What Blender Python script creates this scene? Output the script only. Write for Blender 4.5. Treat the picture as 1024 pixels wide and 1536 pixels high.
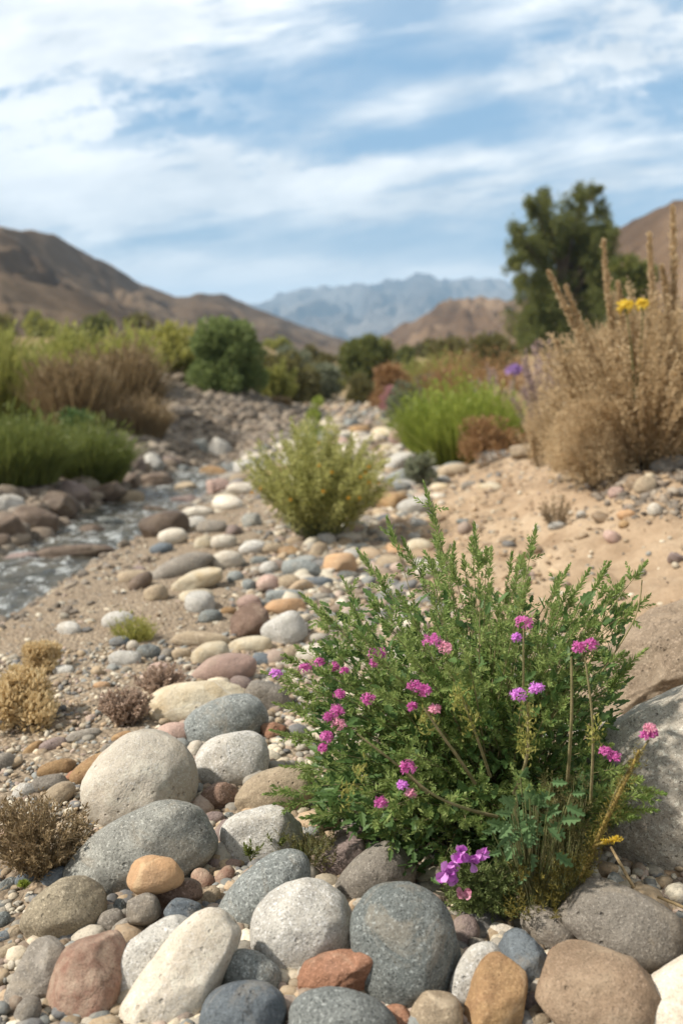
import bpy, bmesh, math, random
import numpy as np
from mathutils import Vector

for o in list(bpy.data.objects): bpy.data.objects.remove(o)
S = bpy.context.scene
COL = S.collection
R = math.radians
rng = np.random.default_rng(7)

# ------------------------------------------------------------------ camera
F = 1493.0            # focal length in pixels of the 1024x1536 photograph (35 mm on a 36 mm high frame)
HC = 0.85
PITCH = R(8.5)
CAM = np.array([0.0, 0.0, HC])
cd = bpy.data.cameras.new('camera'); cam = bpy.data.objects.new('camera', cd); COL.objects.link(cam)
cd.sensor_fit = 'VERTICAL'; cd.sensor_height = 36; cd.lens = 35.0
cam.location = CAM; cam.rotation_euler = (R(90) - PITCH, 0, 0)
cd.clip_start = 0.05; cd.clip_end = 20000
cd.dof.use_dof = True; cd.dof.focus_distance = 1.72; cd.dof.aperture_fstop = 3.4
S.camera = cam

# ------------------------------------------------------------------ sky, sun, exposure
SUN_EL, SUN_AZ = R(46), R(-104)      # azimuth measured from +y towards +x
EXPO = .78
HAZE_D = 3.9e-4
S.view_settings.view_transform = 'Standard'; S.view_settings.look = 'None'
S.view_settings.exposure = EXPO; S.view_settings.gamma = 1
W = bpy.data.worlds.new('World'); S.world = W; W.use_nodes = True
nt = W.node_tree; nt.nodes.clear()

class NT:
    def __init__(s, nt): s.nt = nt
    def n(s, t, **k):
        q = s.nt.nodes.new(t)
        for a, b in k.items(): setattr(q, a, b)
        return q
    def put(s, sock, v):
        if isinstance(v, bpy.types.NodeSocket): s.nt.links.new(v, sock)
        elif v is not None: sock.default_value = v
    def m(s, op, a, b=None, c=None, clamp=False):
        q = s.n('ShaderNodeMath', operation=op, use_clamp=clamp)
        s.put(q.inputs[0], a)
        if b is not None: s.put(q.inputs[1], b)
        if c is not None: s.put(q.inputs[2], c)
        return q.outputs[0]
    def mix(s, f, a, b, blend='MIX'):
        q = s.n('ShaderNodeMix', data_type='RGBA', blend_type=blend)
        s.put(q.inputs[0], f)
        s.put(q.inputs[6], (*a, 1) if isinstance(a, tuple) and len(a) == 3 else a)
        s.put(q.inputs[7], (*b, 1) if isinstance(b, tuple) and len(b) == 3 else b)
        return q.outputs[2]
    def noise(s, vec, scale, detail=3, rough=.55, dist=0):
        q = s.n('ShaderNodeTexNoise'); s.put(q.inputs['Vector'], vec)
        q.inputs['Scale'].default_value = scale; q.inputs['Detail'].default_value = detail
        q.inputs['Roughness'].default_value = rough; q.inputs['Distortion'].default_value = dist
        return q.outputs['Fac']
    def ramp(s, f, pts, interp='LINEAR'):
        q = s.n('ShaderNodeValToRGB'); s.put(q.inputs[0], f); cr = q.color_ramp; cr.interpolation = interp
        while len(cr.elements) < len(pts): cr.elements.new(.5)
        for e, (p, c) in zip(cr.elements, pts):
            e.position = p; e.color = (*c, 1) if isinstance(c, tuple) else (c, c, c, 1)
        return q.outputs[0]
    def rng(s, f, a, b, c=0., d=1.):
        q = s.n('ShaderNodeMapRange'); s.put(q.inputs[0], f)
        for i, v in enumerate((a, b, c, d)): q.inputs[i + 1].default_value = v
        return q.outputs[0]

def build_sky():
    t = NT(nt)
    sky = t.n('ShaderNodeTexSky', sky_type='NISHITA', sun_disc=False, sun_elevation=SUN_EL, sun_rotation=SUN_AZ,
              air_density=1.0, dust_density=1.2, ozone_density=1.6)
    tc = t.n('ShaderNodeTexCoord'); sp = t.n('ShaderNodeSeparateXYZ'); t.put(sp.inputs[0], tc.outputs['Generated'])
    y = t.m('MAXIMUM', sp.outputs[1], .25)
    u = t.m('DIVIDE', sp.outputs[0], y); v = t.m('DIVIDE', sp.outputs[2], y)
    # px, py of the photograph in thousands: u = (px-512)/1493, v ~ (545-py)/1493
    def lin(a, b, c):                      # a*u + b*v + c
        return t.m('ADD', t.m('MULTIPLY', u, a), t.m('MULTIPLY_ADD', v, b, c))
    cv = t.n('ShaderNodeCombineXYZ'); t.put(cv.inputs[0], lin(1.0, .25, 0)); t.put(cv.inputs[1], lin(-.9, 5.2, 0)); cv.inputs[2].default_value = 3.1
    streak = t.noise(cv.outputs[0], 4.6, 9, .64, .3)
    cv2 = t.n('ShaderNodeCombineXYZ'); t.put(cv2.inputs[0], lin(1.0, 0, 0)); t.put(cv2.inputs[1], lin(-.15, 1.9, 0)); cv2.inputs[2].default_value = 8.4
    puff = t.noise(cv2.outputs[0], 17, 9, .66, .1)
    wob = t.m('MULTIPLY', t.m('SUBTRACT', t.noise(cv2.outputs[0], 5, 3), .5), .085)
    vv = t.m('ADD', v, wob)
    def band(u0, py0, u1, py1, w):         # gaussian band along a line through two photo points
        a0, b0 = (u0 - 512) / F, (545 - py0) / F; a1, b1 = (u1 - 512) / F, (545 - py1) / F
        sl = (b1 - b0) / (a1 - a0)
        d = t.m('SUBTRACT', vv, t.m('MULTIPLY_ADD', u, sl, b0 - sl * a0))
        q = t.m('DIVIDE', d, w / F)
        return t.m('POWER', 2.718, t.m('MULTIPLY', t.m('MULTIPLY', q, q), -1))
    def blob(px, py, wx, wy):
        a = t.m('DIVIDE', t.m('SUBTRACT', u, (px - 512) / F), wx / F); b = t.m('DIVIDE', t.m('SUBTRACT', vv, (545 - py) / F), wy / F)
        return t.m('POWER', 2.718, t.m('MULTIPLY', t.m('ADD', t.m('MULTIPLY', a, a), t.m('MULTIPLY', b, b)), -1))
    terms = [(band(0, 60, 1024, -60, 75), .62), (blob(150, 70, 420, 85), .6), (blob(60, 220, 230, 110), .7), (blob(950, 90, 200, 50), .45),
             (band(0, 325, 1024, 290, 50), .85), (blob(1000, 240, 260, 40), .4), (band(300, 250, 1024, 90, 30), .4), (band(0, 415, 1024, 420, 24), .7), (band(0, 480, 1024, 490, 60), .6),
             (blob(560, 235, 420, 26), -.22), (blob(640, 120, 260, 30), -.2), (blob(330, 190, 130, 45), -.34)]
    acc = .0
    for m_, w_ in terms: acc = t.m('MULTIPLY_ADD', m_, w_, acc)
    s1 = t.rng(streak, .38, .62); s2 = t.rng(puff, .44, .60)
    cov = t.m('MULTIPLY', acc, t.m('MULTIPLY_ADD', s1, 1.25, .38))
    pf = t.m('MULTIPLY', t.m('ADD', blob(60, 210, 300, 130), t.m('ADD', blob(960, 110, 190, 90), t.m('MULTIPLY', blob(420, 290, 190, 40), .8))), s2)
    cov = t.m('MULTIPLY_ADD', pf, .95, cov)
    cov = t.m('MULTIPLY_ADD', s1, .10, cov)
    cov = t.rng(cov, .05, .95)
    # cloud tones; above and behind the view a warm cover is added
    shade = t.noise(cv2.outputs[0], 7, 4, .6, .2)
    ccol = t.mix(t.rng(t.m('ADD', t.m('MULTIPLY', shade, .7), t.m('MULTIPLY', streak, .5)), .42, .75), (5.2, 5.8, 6.4), (10.4, 10.4, 10.2))
    ccol = t.mix(t.m('MULTIPLY', blob(40, 200, 260, 110), .55, clamp=True), ccol, (12.0, 11.9, 11.6))
    skyc = t.mix(.55, sky.outputs[0], (2.2, 4.3, 6.6))
    over = t.rng(v, .42, .9); cov = t.m('MAXIMUM', cov, t.m('MULTIPLY', over, .85)); ccol = t.mix(over, ccol, (6.2, 5.8, 5.2))  # unseen overhead cloud, added to make the blue skylight warmer
    c = t.mix(cov, skyc, ccol)
    c = t.mix(t.rng(v, .115, .05, 0, .85), c, (12.5, 12.3, 11.9))
    bg = t.n('ShaderNodeBackground'); t.put(bg.inputs[0], c); bg.inputs[1].default_value = .077
    out = t.n('ShaderNodeOutputWorld'); t.nt.links.new(bg.outputs[0], out.inputs[0])
build_sky()

sd = bpy.data.lights.new('sun', 'SUN'); sd.energy = 4.3; sd.angle = R(2.5); sd.color = (1, .925, .82)
sun = bpy.data.objects.new('sun', sd); COL.objects.link(sun)
tosun = Vector((math.sin(SUN_AZ) * math.cos(SUN_EL), math.cos(SUN_AZ) * math.cos(SUN_EL), math.sin(SUN_EL)))
sun.rotation_euler = tosun.to_track_quat('Z', 'Y').to_euler()

# ------------------------------------------------------------------ numeric helpers
def hsh(ix, iy, iz):
    h = (ix.astype(np.int64) * 374761393 + iy.astype(np.int64) * 668265263 + iz.astype(np.int64) * 2147483647 // 3) & 0xffffffff
    h = ((h ^ (h >> 13)) * 1274126177) & 0xffffffff
    h = (h ^ (h >> 16)) & 0xffffffff
    h = (h * 2654435761) & 0xffffffff
    return ((h >> 8) & 0xffff) / 65535.0
def vn(x, y, z=0.0):
    x, y, z = np.broadcast_arrays(np.asarray(x, float), np.asarray(y, float), np.asarray(z, float))
    ix, iy, iz = np.floor(x), np.floor(y), np.floor(z)
    fx, fy, fz = x - ix, y - iy, z - iz
    fx, fy, fz = [f * f * (3 - 2 * f) for f in (fx, fy, fz)]
    r = 0
    for a in (0, 1):
        for b in (0, 1):
            for c in (0, 1):
                w = (fx if a else 1 - fx) * (fy if b else 1 - fy) * (fz if c else 1 - fz)
                r = r + w * hsh(ix + a, iy + b, iz + c)
    return r * 2 - 1
def fbm(x, y, z=0.0, o=4):
    r, a = 0, 1.0
    for i in range(o):
        r = r + a * vn(np.asarray(x) * 2 ** i + 17.3 * i, np.asarray(y) * 2 ** i - 9.1 * i, np.asarray(z) * 2 ** i); a *= .5
    return r
def ss(a, b, x):
    t = np.clip((np.asarray(x, float) - a) / (b - a), 0, 1); return t * t * (3 - 2 * t)

WATER_Z = -0.17
def stream_x(y):
    return -1.46 + 0.07 * np.sin(y * .9 + .4) + .05 * ss(7, 11, y) * 3 - .20 * ss(5.6, 3.2, y)
def bank_x(y):
    return np.interp(y, [-5, 0, 2, 4.4, 6, 7, 8.5, 10, 15, 30, 100, 3000], [.9, .6, .45, .22, .42, .62, .95, 1.2, 1.7, 2.6, 6, 200])
def H(x, y):
    x = np.asarray(x, float); y = np.asarray(y, float)
    near = np.exp(-np.maximum(y, 0) / 400)
    z = .035 * fbm(x * .8, y * .8, 1.5, 4) * near
    sx = stream_x(y); w = .38
    chan = np.exp(-((x - sx) / w) ** 4) * (1 - ss(10.5, 12.5, y))
    slope = ss(1.3, .0, np.abs(x - sx)) * (1 - ss(10.5, 13, y))
    z = z - .10 * slope - .17 * chan
    # left bank
    lb = sx - x
    z = z + .30 * ss(.5, 1.8, lb) * (1 - .5 * ss(6, 9, y)) + .12 * ss(2, 5, lb)
    # rubble mound beyond the stream
    mx = (x + 2.0) / 1.5; my = (y - 14.0) / 3.0
    z = z + .36 * np.exp(-(mx ** 2 + my ** 2) ** 1.6)
    z = z + .30 * ss(11, 16, y) * ss(-.8, -2.6, x) * near
    # right sandy bank
    xe = bank_x(y)
    b = x - xe
    z = z + .33 * ss(0, 1.35, b) * near + .10 * ss(1.2, 4, b) + .62 * ss(9, 30, y) * ss(.1, 2.5, b)
    z = z + (.026 * fbm(x * 5, y * 5, 7, 4) + .034 * np.abs(fbm(x * 8 + 3, y * 8, 4, 4))) * ss(0, .5, b) * (1 - ss(12, 20, y))
    # valley floor rises gently, a dry terrace on the left
    z = z + .011 * np.maximum(np.minimum(y, 2200) - 20, 0)
    z = z + 1.5 * ss(52, 57, y + 5 * vn(x * .08, 3)) * ss(-.02, -.10, x / np.maximum(y, 1)) * near
    z = z + .25 * fbm(x * .05, y * .05, 4, 3) * ss(20, 80, y)
    return z
def ray(px, py):
    px = np.asarray(px, float); py = np.asarray(py, float)
    a = (px - 512) / F; b = -(py - 768) / F
    c, s = math.cos(PITCH), math.sin(PITCH)
    d = np.stack([a, c + b * s, -s + b * c], -1)
    return d
def hit(px, py, k=0.0):
    """where the ray through a photo point meets the terrain raised by k*distance"""
    d = ray(px, py); ts = 1.0 * 1.004 ** np.arange(0, 1100)
    P = CAM + ts[:, None] * d
    g = H(P[:, 0], P[:, 1])
    g = np.where((np.abs(P[:, 0] - stream_x(P[:, 1])) < .5) & (P[:, 1] < 12), np.maximum(g, WATER_Z - .03), g)
    below = P[:, 2] < g + k * ts
    i = int(np.argmax(below)) if below.any() else len(ts) - 1
    return P[i], ts[i]
def at(px, py, Y):
    d = ray(px, py); t = Y / d[..., 1]
    return CAM + d * (t[..., None] if np.ndim(t) else t)
def nrm(v):
    return v / np.maximum(np.linalg.norm(v, axis=-1, keepdims=True), 1e-9)

def mesh_from(name, V, T, mat, parent=None, loc=None, smooth=True, quads=False):
    V = np.asarray(V, np.float32).reshape(-1, 3)
    if loc is not None: V = V - np.asarray(loc, np.float32)
    T = np.asarray(T, np.int32).reshape(-1, 4 if quads else 3); k = T.shape[1]
    me = bpy.data.meshes.new(name)
    me.vertices.add(len(V)); me.vertices.foreach_set('co', V.ravel())
    me.loops.add(T.size); me.loops.foreach_set('vertex_index', T.ravel())
    me.polygons.add(len(T)); me.polygons.foreach_set('loop_start', np.arange(0, T.size, k, dtype=np.int32))
    me.polygons.foreach_set('loop_total', np.full(len(T), k, np.int32))
    me.polygons.foreach_set('use_smooth', np.full(len(T), smooth))
    me.update(calc_edges=True)
    if mat is not None: me.materials.append(mat)
    o = bpy.data.objects.new(name, me); COL.objects.link(o)
    if loc is not None and parent is None: o.location = loc
    if parent is not None: o.parent = parent
    return o
def tag(o, label=None, cat=None, group=None, kind=None):
    if label: o['label'] = label
    if cat: o['category'] = cat
    if group: o['group'] = group
    if kind: o['kind'] = kind
    return o
def empty(name, loc, label, cat, group=None):
    o = bpy.data.objects.new(name, None); COL.objects.link(o); o.location = loc; o.empty_display_size = .05
    return tag(o, label, cat, group)

class Geo:
    def __init__(s): s.V = []; s.T = []; s.n = 0
    def add(s, V, T):
        V = np.asarray(V, float).reshape(-1, 3); s.V.append(V); s.T.append(np.asarray(T, int).reshape(-1, 3) + s.n); s.n += len(V)
    def leaves(s, P, D, U, L, Wd, fold=.25, mid=.45, bend=0.):
        P = np.asarray(P, float); n = len(P)
        if n == 0: return
        D = nrm(D); Sx = nrm(np.cross(D, U)); Un = np.cross(Sx, D)
        L = np.broadcast_to(np.asarray(L, float), n)[:, None]; Wd = np.broadcast_to(np.asarray(Wd, float), n)[:, None]
        a = P; tip = P + D * L - Un * L * bend
        c = P + D * L * mid
        l = c + Sx * Wd / 2 + Un * Wd * fold; r = c - Sx * Wd / 2 + Un * Wd * fold
        V = np.stack([a, r, tip, l], 1).reshape(-1, 3)
        b = np.arange(n)[:, None] * 4
        s.add(V, np.concatenate([b + [[0, 1, 2]], b + [[0, 2, 3]]], 0))
    def lobed(s, P, D, U, L, prof, fold=.15):
        """leaves with a lobed outline; prof: (along, across) pairs for one side"""
        P = np.asarray(P, float); n = len(P); D = nrm(D); Sx = nrm(np.cross(D, U)); Un = np.cross(Sx, D)
        L = np.broadcast_to(np.asarray(L, float), n)[:, None]
        k = len(prof); pts = [P, P + D * L]
        mids = [P + D * L * a for a, w in prof]
        Rr = [m + Sx * L * w + Un * L * w * fold * 2 for m, (a, w) in zip(mids, prof)]
        Ll = [m - Sx * L * w + Un * L * w * fold * 2 for m, (a, w) in zip(mids, prof)]
        V = np.stack(pts + mids + Rr + Ll, 1).reshape(-1, 3); m = 2 + 3 * k
        tr = []
        for off in (2 + k, 2 + 2 * k):
            prev_m, prev_s = 0, 0
            for i in range(k):
                mi, si = 2 + i, off + i
                if i == 0: tr.append((0, si, mi))
                else: tr += [(2 + i - 1, off + i - 1, si), (2 + i - 1, si, mi)]
            tr.append((2 + k - 1, off + k - 1, 1))
        tr = np.array(tr); b = np.arange(n)[:, None, None] * m
        s.add(V, (b + tr[None]).reshape(-1, 3))
    def tube(s, pts, r0, r1, sides=5, caps=True):
        pts = np.asarray(pts, float); n = len(pts); tg = nrm(np.gradient(pts, axis=0))
        ref = np.array([0.3, 1, .2]) if abs(tg[0][1]) < .8 else np.array([1., .2, .1])
        u = nrm(np.cross(tg, ref)); w = np.cross(tg, u); rr = np.linspace(r0, r1, n) if np.ndim(r0) == 0 else np.asarray(r0)
        an = np.arange(sides) / sides * 2 * math.pi
        V = pts[:, None] + rr[:, None, None] * (np.cos(an)[None, :, None] * u[:, None] + np.sin(an)[None, :, None] * w[:, None])
        T = []
        for i in range(n - 1):
            for j in range(sides):
                a, b = i * sides + j, i * sides + (j + 1) % sides
                T += [(a, b, b + sides), (a, b + sides, a + sides)]
        s.add(V, T)
    def blades(s, P, D, B, L, Wd, seg=4, side=None):
        """curved tapering ribbons; D start direction, B bend vector added quadratically (units of L)"""
        P = np.asarray(P, float); n = len(P); L = np.broadcast_to(np.asarray(L, float), n)[:, None, None]
        Wd = np.broadcast_to(np.asarray(Wd, float), n)[:, None, None]
        t = np.linspace(0, 1, seg + 1)[None, :, None]
        c = P[:, None] + L * (t * D[:, None] + t * t * B[:, None])
        if side is None: side = nrm(np.cross(D, np.array([0, 0, 1.]) + rng.normal(0, .6, (n, 3))))
        wd = Wd * (1 - t ** 1.5 * .92)
        a = c - side[:, None] * wd / 2; b = c + side[:, None] * wd / 2
        V = np.stack([a, b], 2).reshape(-1, 3); m = 2 * (seg + 1)
        tr = []
        for i in range(seg): tr += [(2 * i, 2 * i + 1, 2 * i + 3), (2 * i, 2 * i + 3, 2 * i + 2)]
        s.add(V, (np.arange(n)[:, None, None] * m + np.array(tr)[None]).reshape(-1, 3))
        return c
    def obj(s, name, mat, parent=None, loc=None, smooth=False):
        return mesh_from(name, np.concatenate(s.V), np.concatenate(s.T), mat, parent, loc, smooth)

def rdir(n, zmin=-1.):
    v = nrm(rng.normal(0, 1, (n, 3)))
    if zmin > -1: v[:, 2] = np.where(v[:, 2] < zmin, np.abs(v[:, 2]), v[:, 2])
    return v

# ------------------------------------------------------------------ materials
def newmat(name):
    m = bpy.data.materials.new(name); m.use_nodes = True; m.node_tree.nodes.clear(); return m, NT(m.node_tree)
def finish(t, sh):
    o = t.n('ShaderNodeOutputMaterial'); t.nt.links.new(sh, o.inputs[0])
def principled(t, col, rough=.8, normal=None, spec=.3):
    p = t.n('ShaderNodeBsdfPrincipled'); t.put(p.inputs['Base Color'], (*col, 1) if isinstance(col, tuple) else col)
    t.put(p.inputs['Roughness'], rough); p.inputs['Specular IOR Level'].default_value = spec
    if normal is not None: t.put(p.inputs['Normal'], normal)
    return p
def bump(t, h, s=.5, d=.01, n=None):
    q = t.n('ShaderNodeBump'); q.inputs['Strength'].default_value = s; q.inputs['Distance'].default_value = d
    t.put(q.inputs['Height'], h)
    if n is not None: t.put(q.inputs['Normal'], n)
    return q.outputs[0]

def stonemat(name, base, alt, speck=.35, fine=330., blotch=14., vein=0., rough=.8, pits=.0):
    m, t = newmat(name)
    tc = t.n('ShaderNodeTexCoord'); oi = t.n('ShaderNodeObjectInfo')
    off = t.n('ShaderNodeVectorMath', operation='ADD')
    t.put(off.inputs[0], tc.outputs['Object'])
    mul = t.m('MULTIPLY', oi.outputs['Random'], 53.); cx = t.n('ShaderNodeCombineXYZ')
    for i in range(3): t.put(cx.inputs[i], mul)
    t.put(off.inputs[1], cx.outputs[0]); v = off.outputs[0]
    c = t.mix(t.rng(t.noise(v, blotch, 5, .6, .4), .36, .64), base, alt)
    big = t.noise(v, blotch * .35, 3)
    c = t.mix(t.m('MULTIPLY', t.rng(big, .45, .62), .5), c, tuple(x * .66 for x in base))
    c = t.mix(t.m('MULTIPLY', t.rng(t.noise(v, blotch * 2.2, 6, .7, .8), .5, .66), .35), c, tuple(min(.75, x * 1.35 + .02) for x in base))
    if vein:
        wv = t.n('ShaderNodeTexWave', wave_type='BANDS', bands_direction='DIAGONAL'); t.put(wv.inputs[0], v)
        wv.inputs['Scale'].default_value = 9; wv.inputs['Distortion'].default_value = 5; wv.inputs['Detail'].default_value = 4
        wv.inputs['Detail Scale'].default_value = 1.6
        c = t.mix(t.m('MULTIPLY', t.rng(wv.outputs['Fac'], .55, 1), vein), c, tuple(x * .6 for x in base))
    n1 = t.noise(v, fine * .95, 3, .75); n2 = t.noise(v, fine * .6, 4, .8)
    dark = tuple(x * .28 for x in base); light = tuple(min(.8, x * 1.7 + .08) for x in base)
    c = t.mix(t.m('MULTIPLY', t.rng(n1, .53, .62), min(1, speck * 1.5)), c, dark)
    c = t.mix(t.m('MULTIPLY', t.rng(n2, .54, .64), min(1, speck * 1.3)), c, light)
    vo = t.n('ShaderNodeTexVoronoi'); t.put(vo.inputs['Vector'], v); vo.inputs['Scale'].default_value = 60
    pit = t.rng(vo.outputs['Distance'], .10, .22)
    pk = t.m('MULTIPLY', t.m('SUBTRACT', 1, pit), t.rng(t.noise(v, 9, 2), .5, .62))
    c = t.mix(t.m('MULTIPLY', pk, .45 + pits), c, tuple(x * .4 for x in base))
    vnz = t.noise(v, 5, 3, .5, .3); ridge = t.m('ABSOLUTE', t.m('SUBTRACT', vnz, .5))
    vm = t.m('MULTIPLY', t.rng(ridge, .009, .003), t.rng(oi.outputs['Random'], .62, .66))
    c = t.mix(t.m('MULTIPLY', vm, .22), c, tuple(min(.7, x * 1.5 + .12) for x in base))
    crk = t.m('MULTIPLY', t.rng(t.m('ABSOLUTE', t.m('SUBTRACT', t.noise(v, 8, 6, .6, .5), .5)), .006, .002), t.m('MULTIPLY', t.rng(t.noise(v, 4, 2), .5, .56), t.rng(oi.outputs['Random'], .5, .4)))
    c = t.mix(t.m('MULTIPLY', crk, .6), c, tuple(x * .3 for x in base))
    silt = t.m('MULTIPLY', t.rng(t.noise(v, 6, 7, .75, 1.2), .52, .60), .28)
    c = t.mix(silt, c, (.36, .30, .22))
    # value variation from stone to stone
    hv = t.n('ShaderNodeHueSaturation'); t.put(hv.inputs['Color'], c)
    t.put(hv.inputs['Value'], t.rng(oi.outputs['Random'], 0, 1, .84, 1.16)); hv.inputs['Saturation'].default_value = 1.0
    h = t.m('ADD', t.m('MULTIPLY', t.noise(v, 38, 8, .7), 1.0), t.m('MULTIPLY', n1, .22))
    h = t.m('MULTIPLY_ADD', pk, -.5 - pits, h); h = t.m('MULTIPLY_ADD', crk, -.5, h)
    nb = bump(t, h, .8, .009)
    finish(t, principled(t, hv.outputs[0], rough, nb, .25).outputs[0])
    return m
SM = {
 'pale':  stonemat('pale_stone', (.60, .545, .455), (.48, .42, .335), .28),
 'cream': stonemat('cream_stone', (.56, .50, .38), (.46, .36, .22), .15),
 'greyw': stonemat('light_grey_granite', (.52, .50, .45), (.37, .355, .32), .5),
 'grey':  stonemat('grey_granite', (.275, .275, .245), (.20, .20, .18), .55, vein=.45),
 'blueg': stonemat('blue_grey_granite', (.225, .24, .23), (.155, .17, .165), .65),
 'dark':  stonemat('dark_granite', (.13, .145, .14), (.21, .22, .205), .8, blotch=9),
 'slate': stonemat('slate', (.11, .13, .15), (.16, .185, .20), .4),
 'tan':   stonemat('tan_stone', (.36, .29, .20), (.27, .21, .145), .3),
 'olive': stonemat('olive_tan_stone', (.31, .265, .185), (.235, .20, .145), .5, pits=.2),
 'ashy':  stonemat('ash_brown_stone', (.25, .225, .19), (.18, .16, .135), .4),
 'redb':  stonemat('red_brown_stone', (.22, .115, .08), (.42, .32, .24), .25, blotch=30, rough=.6),
 'rust':  stonemat('rusty_stone', (.32, .16, .095), (.25, .145, .10), .3, rough=.8),
 'orange':stonemat('orange_stone', (.50, .30, .155), (.46, .31, .19), .08, rough=.6),
 'ochre': stonemat('ochre_stone', (.36, .235, .115), (.27, .16, .085), .25),
 'pink':  stonemat('pink_stone', (.42, .29, .245), (.36, .27, .225), .2),
 'brown': stonemat('brown_stone', (.20, .13, .095), (.155, .105, .08), .5, pits=.3),
 'mauve': stonemat('mauve_stone', (.25, .195, .175), (.19, .145, .135), .3),
 'umber': stonemat('umber_rock', (.25, .175, .115), (.36, .275, .19), .35, blotch=16),
 'wetb':  stonemat('wet_brown_stone', (.105, .075, .055), (.19, .14, .10), .2, rough=.45),
}
PAL = [(.52, .45, .34), (.42, .38, .31), (.32, .295, .25), (.22, .23, .22), (.34, .26, .17), (.26, .20, .15), (.36, .27, .18), (.36, .28, .23), (.16, .16, .16), (.54, .49, .39)]
def pebblemat(name, pal, mul=1.0):
    m, t = newmat(name)
    g = t.n('ShaderNodeNewGeometry'); tc = t.n('ShaderNodeTexCoord')
    pts = [(i / len(pal), tuple(c * mul for c in pal[i])) for i in range(len(pal))]
    c = t.ramp(g.outputs['Random Per Island'], pts, 'CONSTANT')
    w = t.n('ShaderNodeTexWhiteNoise', noise_dimensions='1D'); t.put(w.inputs[1], t.m('MULTIPLY', g.outputs['Random Per Island'], 977.))
    c = t.mix(1.0, c, t.ramp(w.outputs[0], [(0, .62), (1, 1.2)]), 'MULTIPLY')
    v = tc.outputs['Object']
    c = t.mix(t.m('MULTIPLY', t.rng(t.noise(v, 220, 3, .7), .5, .66), .4), c, (.09, .08, .07))
    c = t.mix(t.m('MULTIPLY', t.rng(t.noise(v, 60, 3, .6), .48, .66), .3), c, (.42, .38, .31))
    finish(t, principled(t, c, .85, bump(t, t.noise(v, 120, 3), .5, .004), .2).outputs[0]); return m
M_PEB = pebblemat('river_gravel', PAL)
M_RUB = pebblemat('rubble', [(.30, .24, .18), (.24, .19, .145), (.38, .32, .25), (.20, .165, .13), (.28, .24, .2)], .75)

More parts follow.
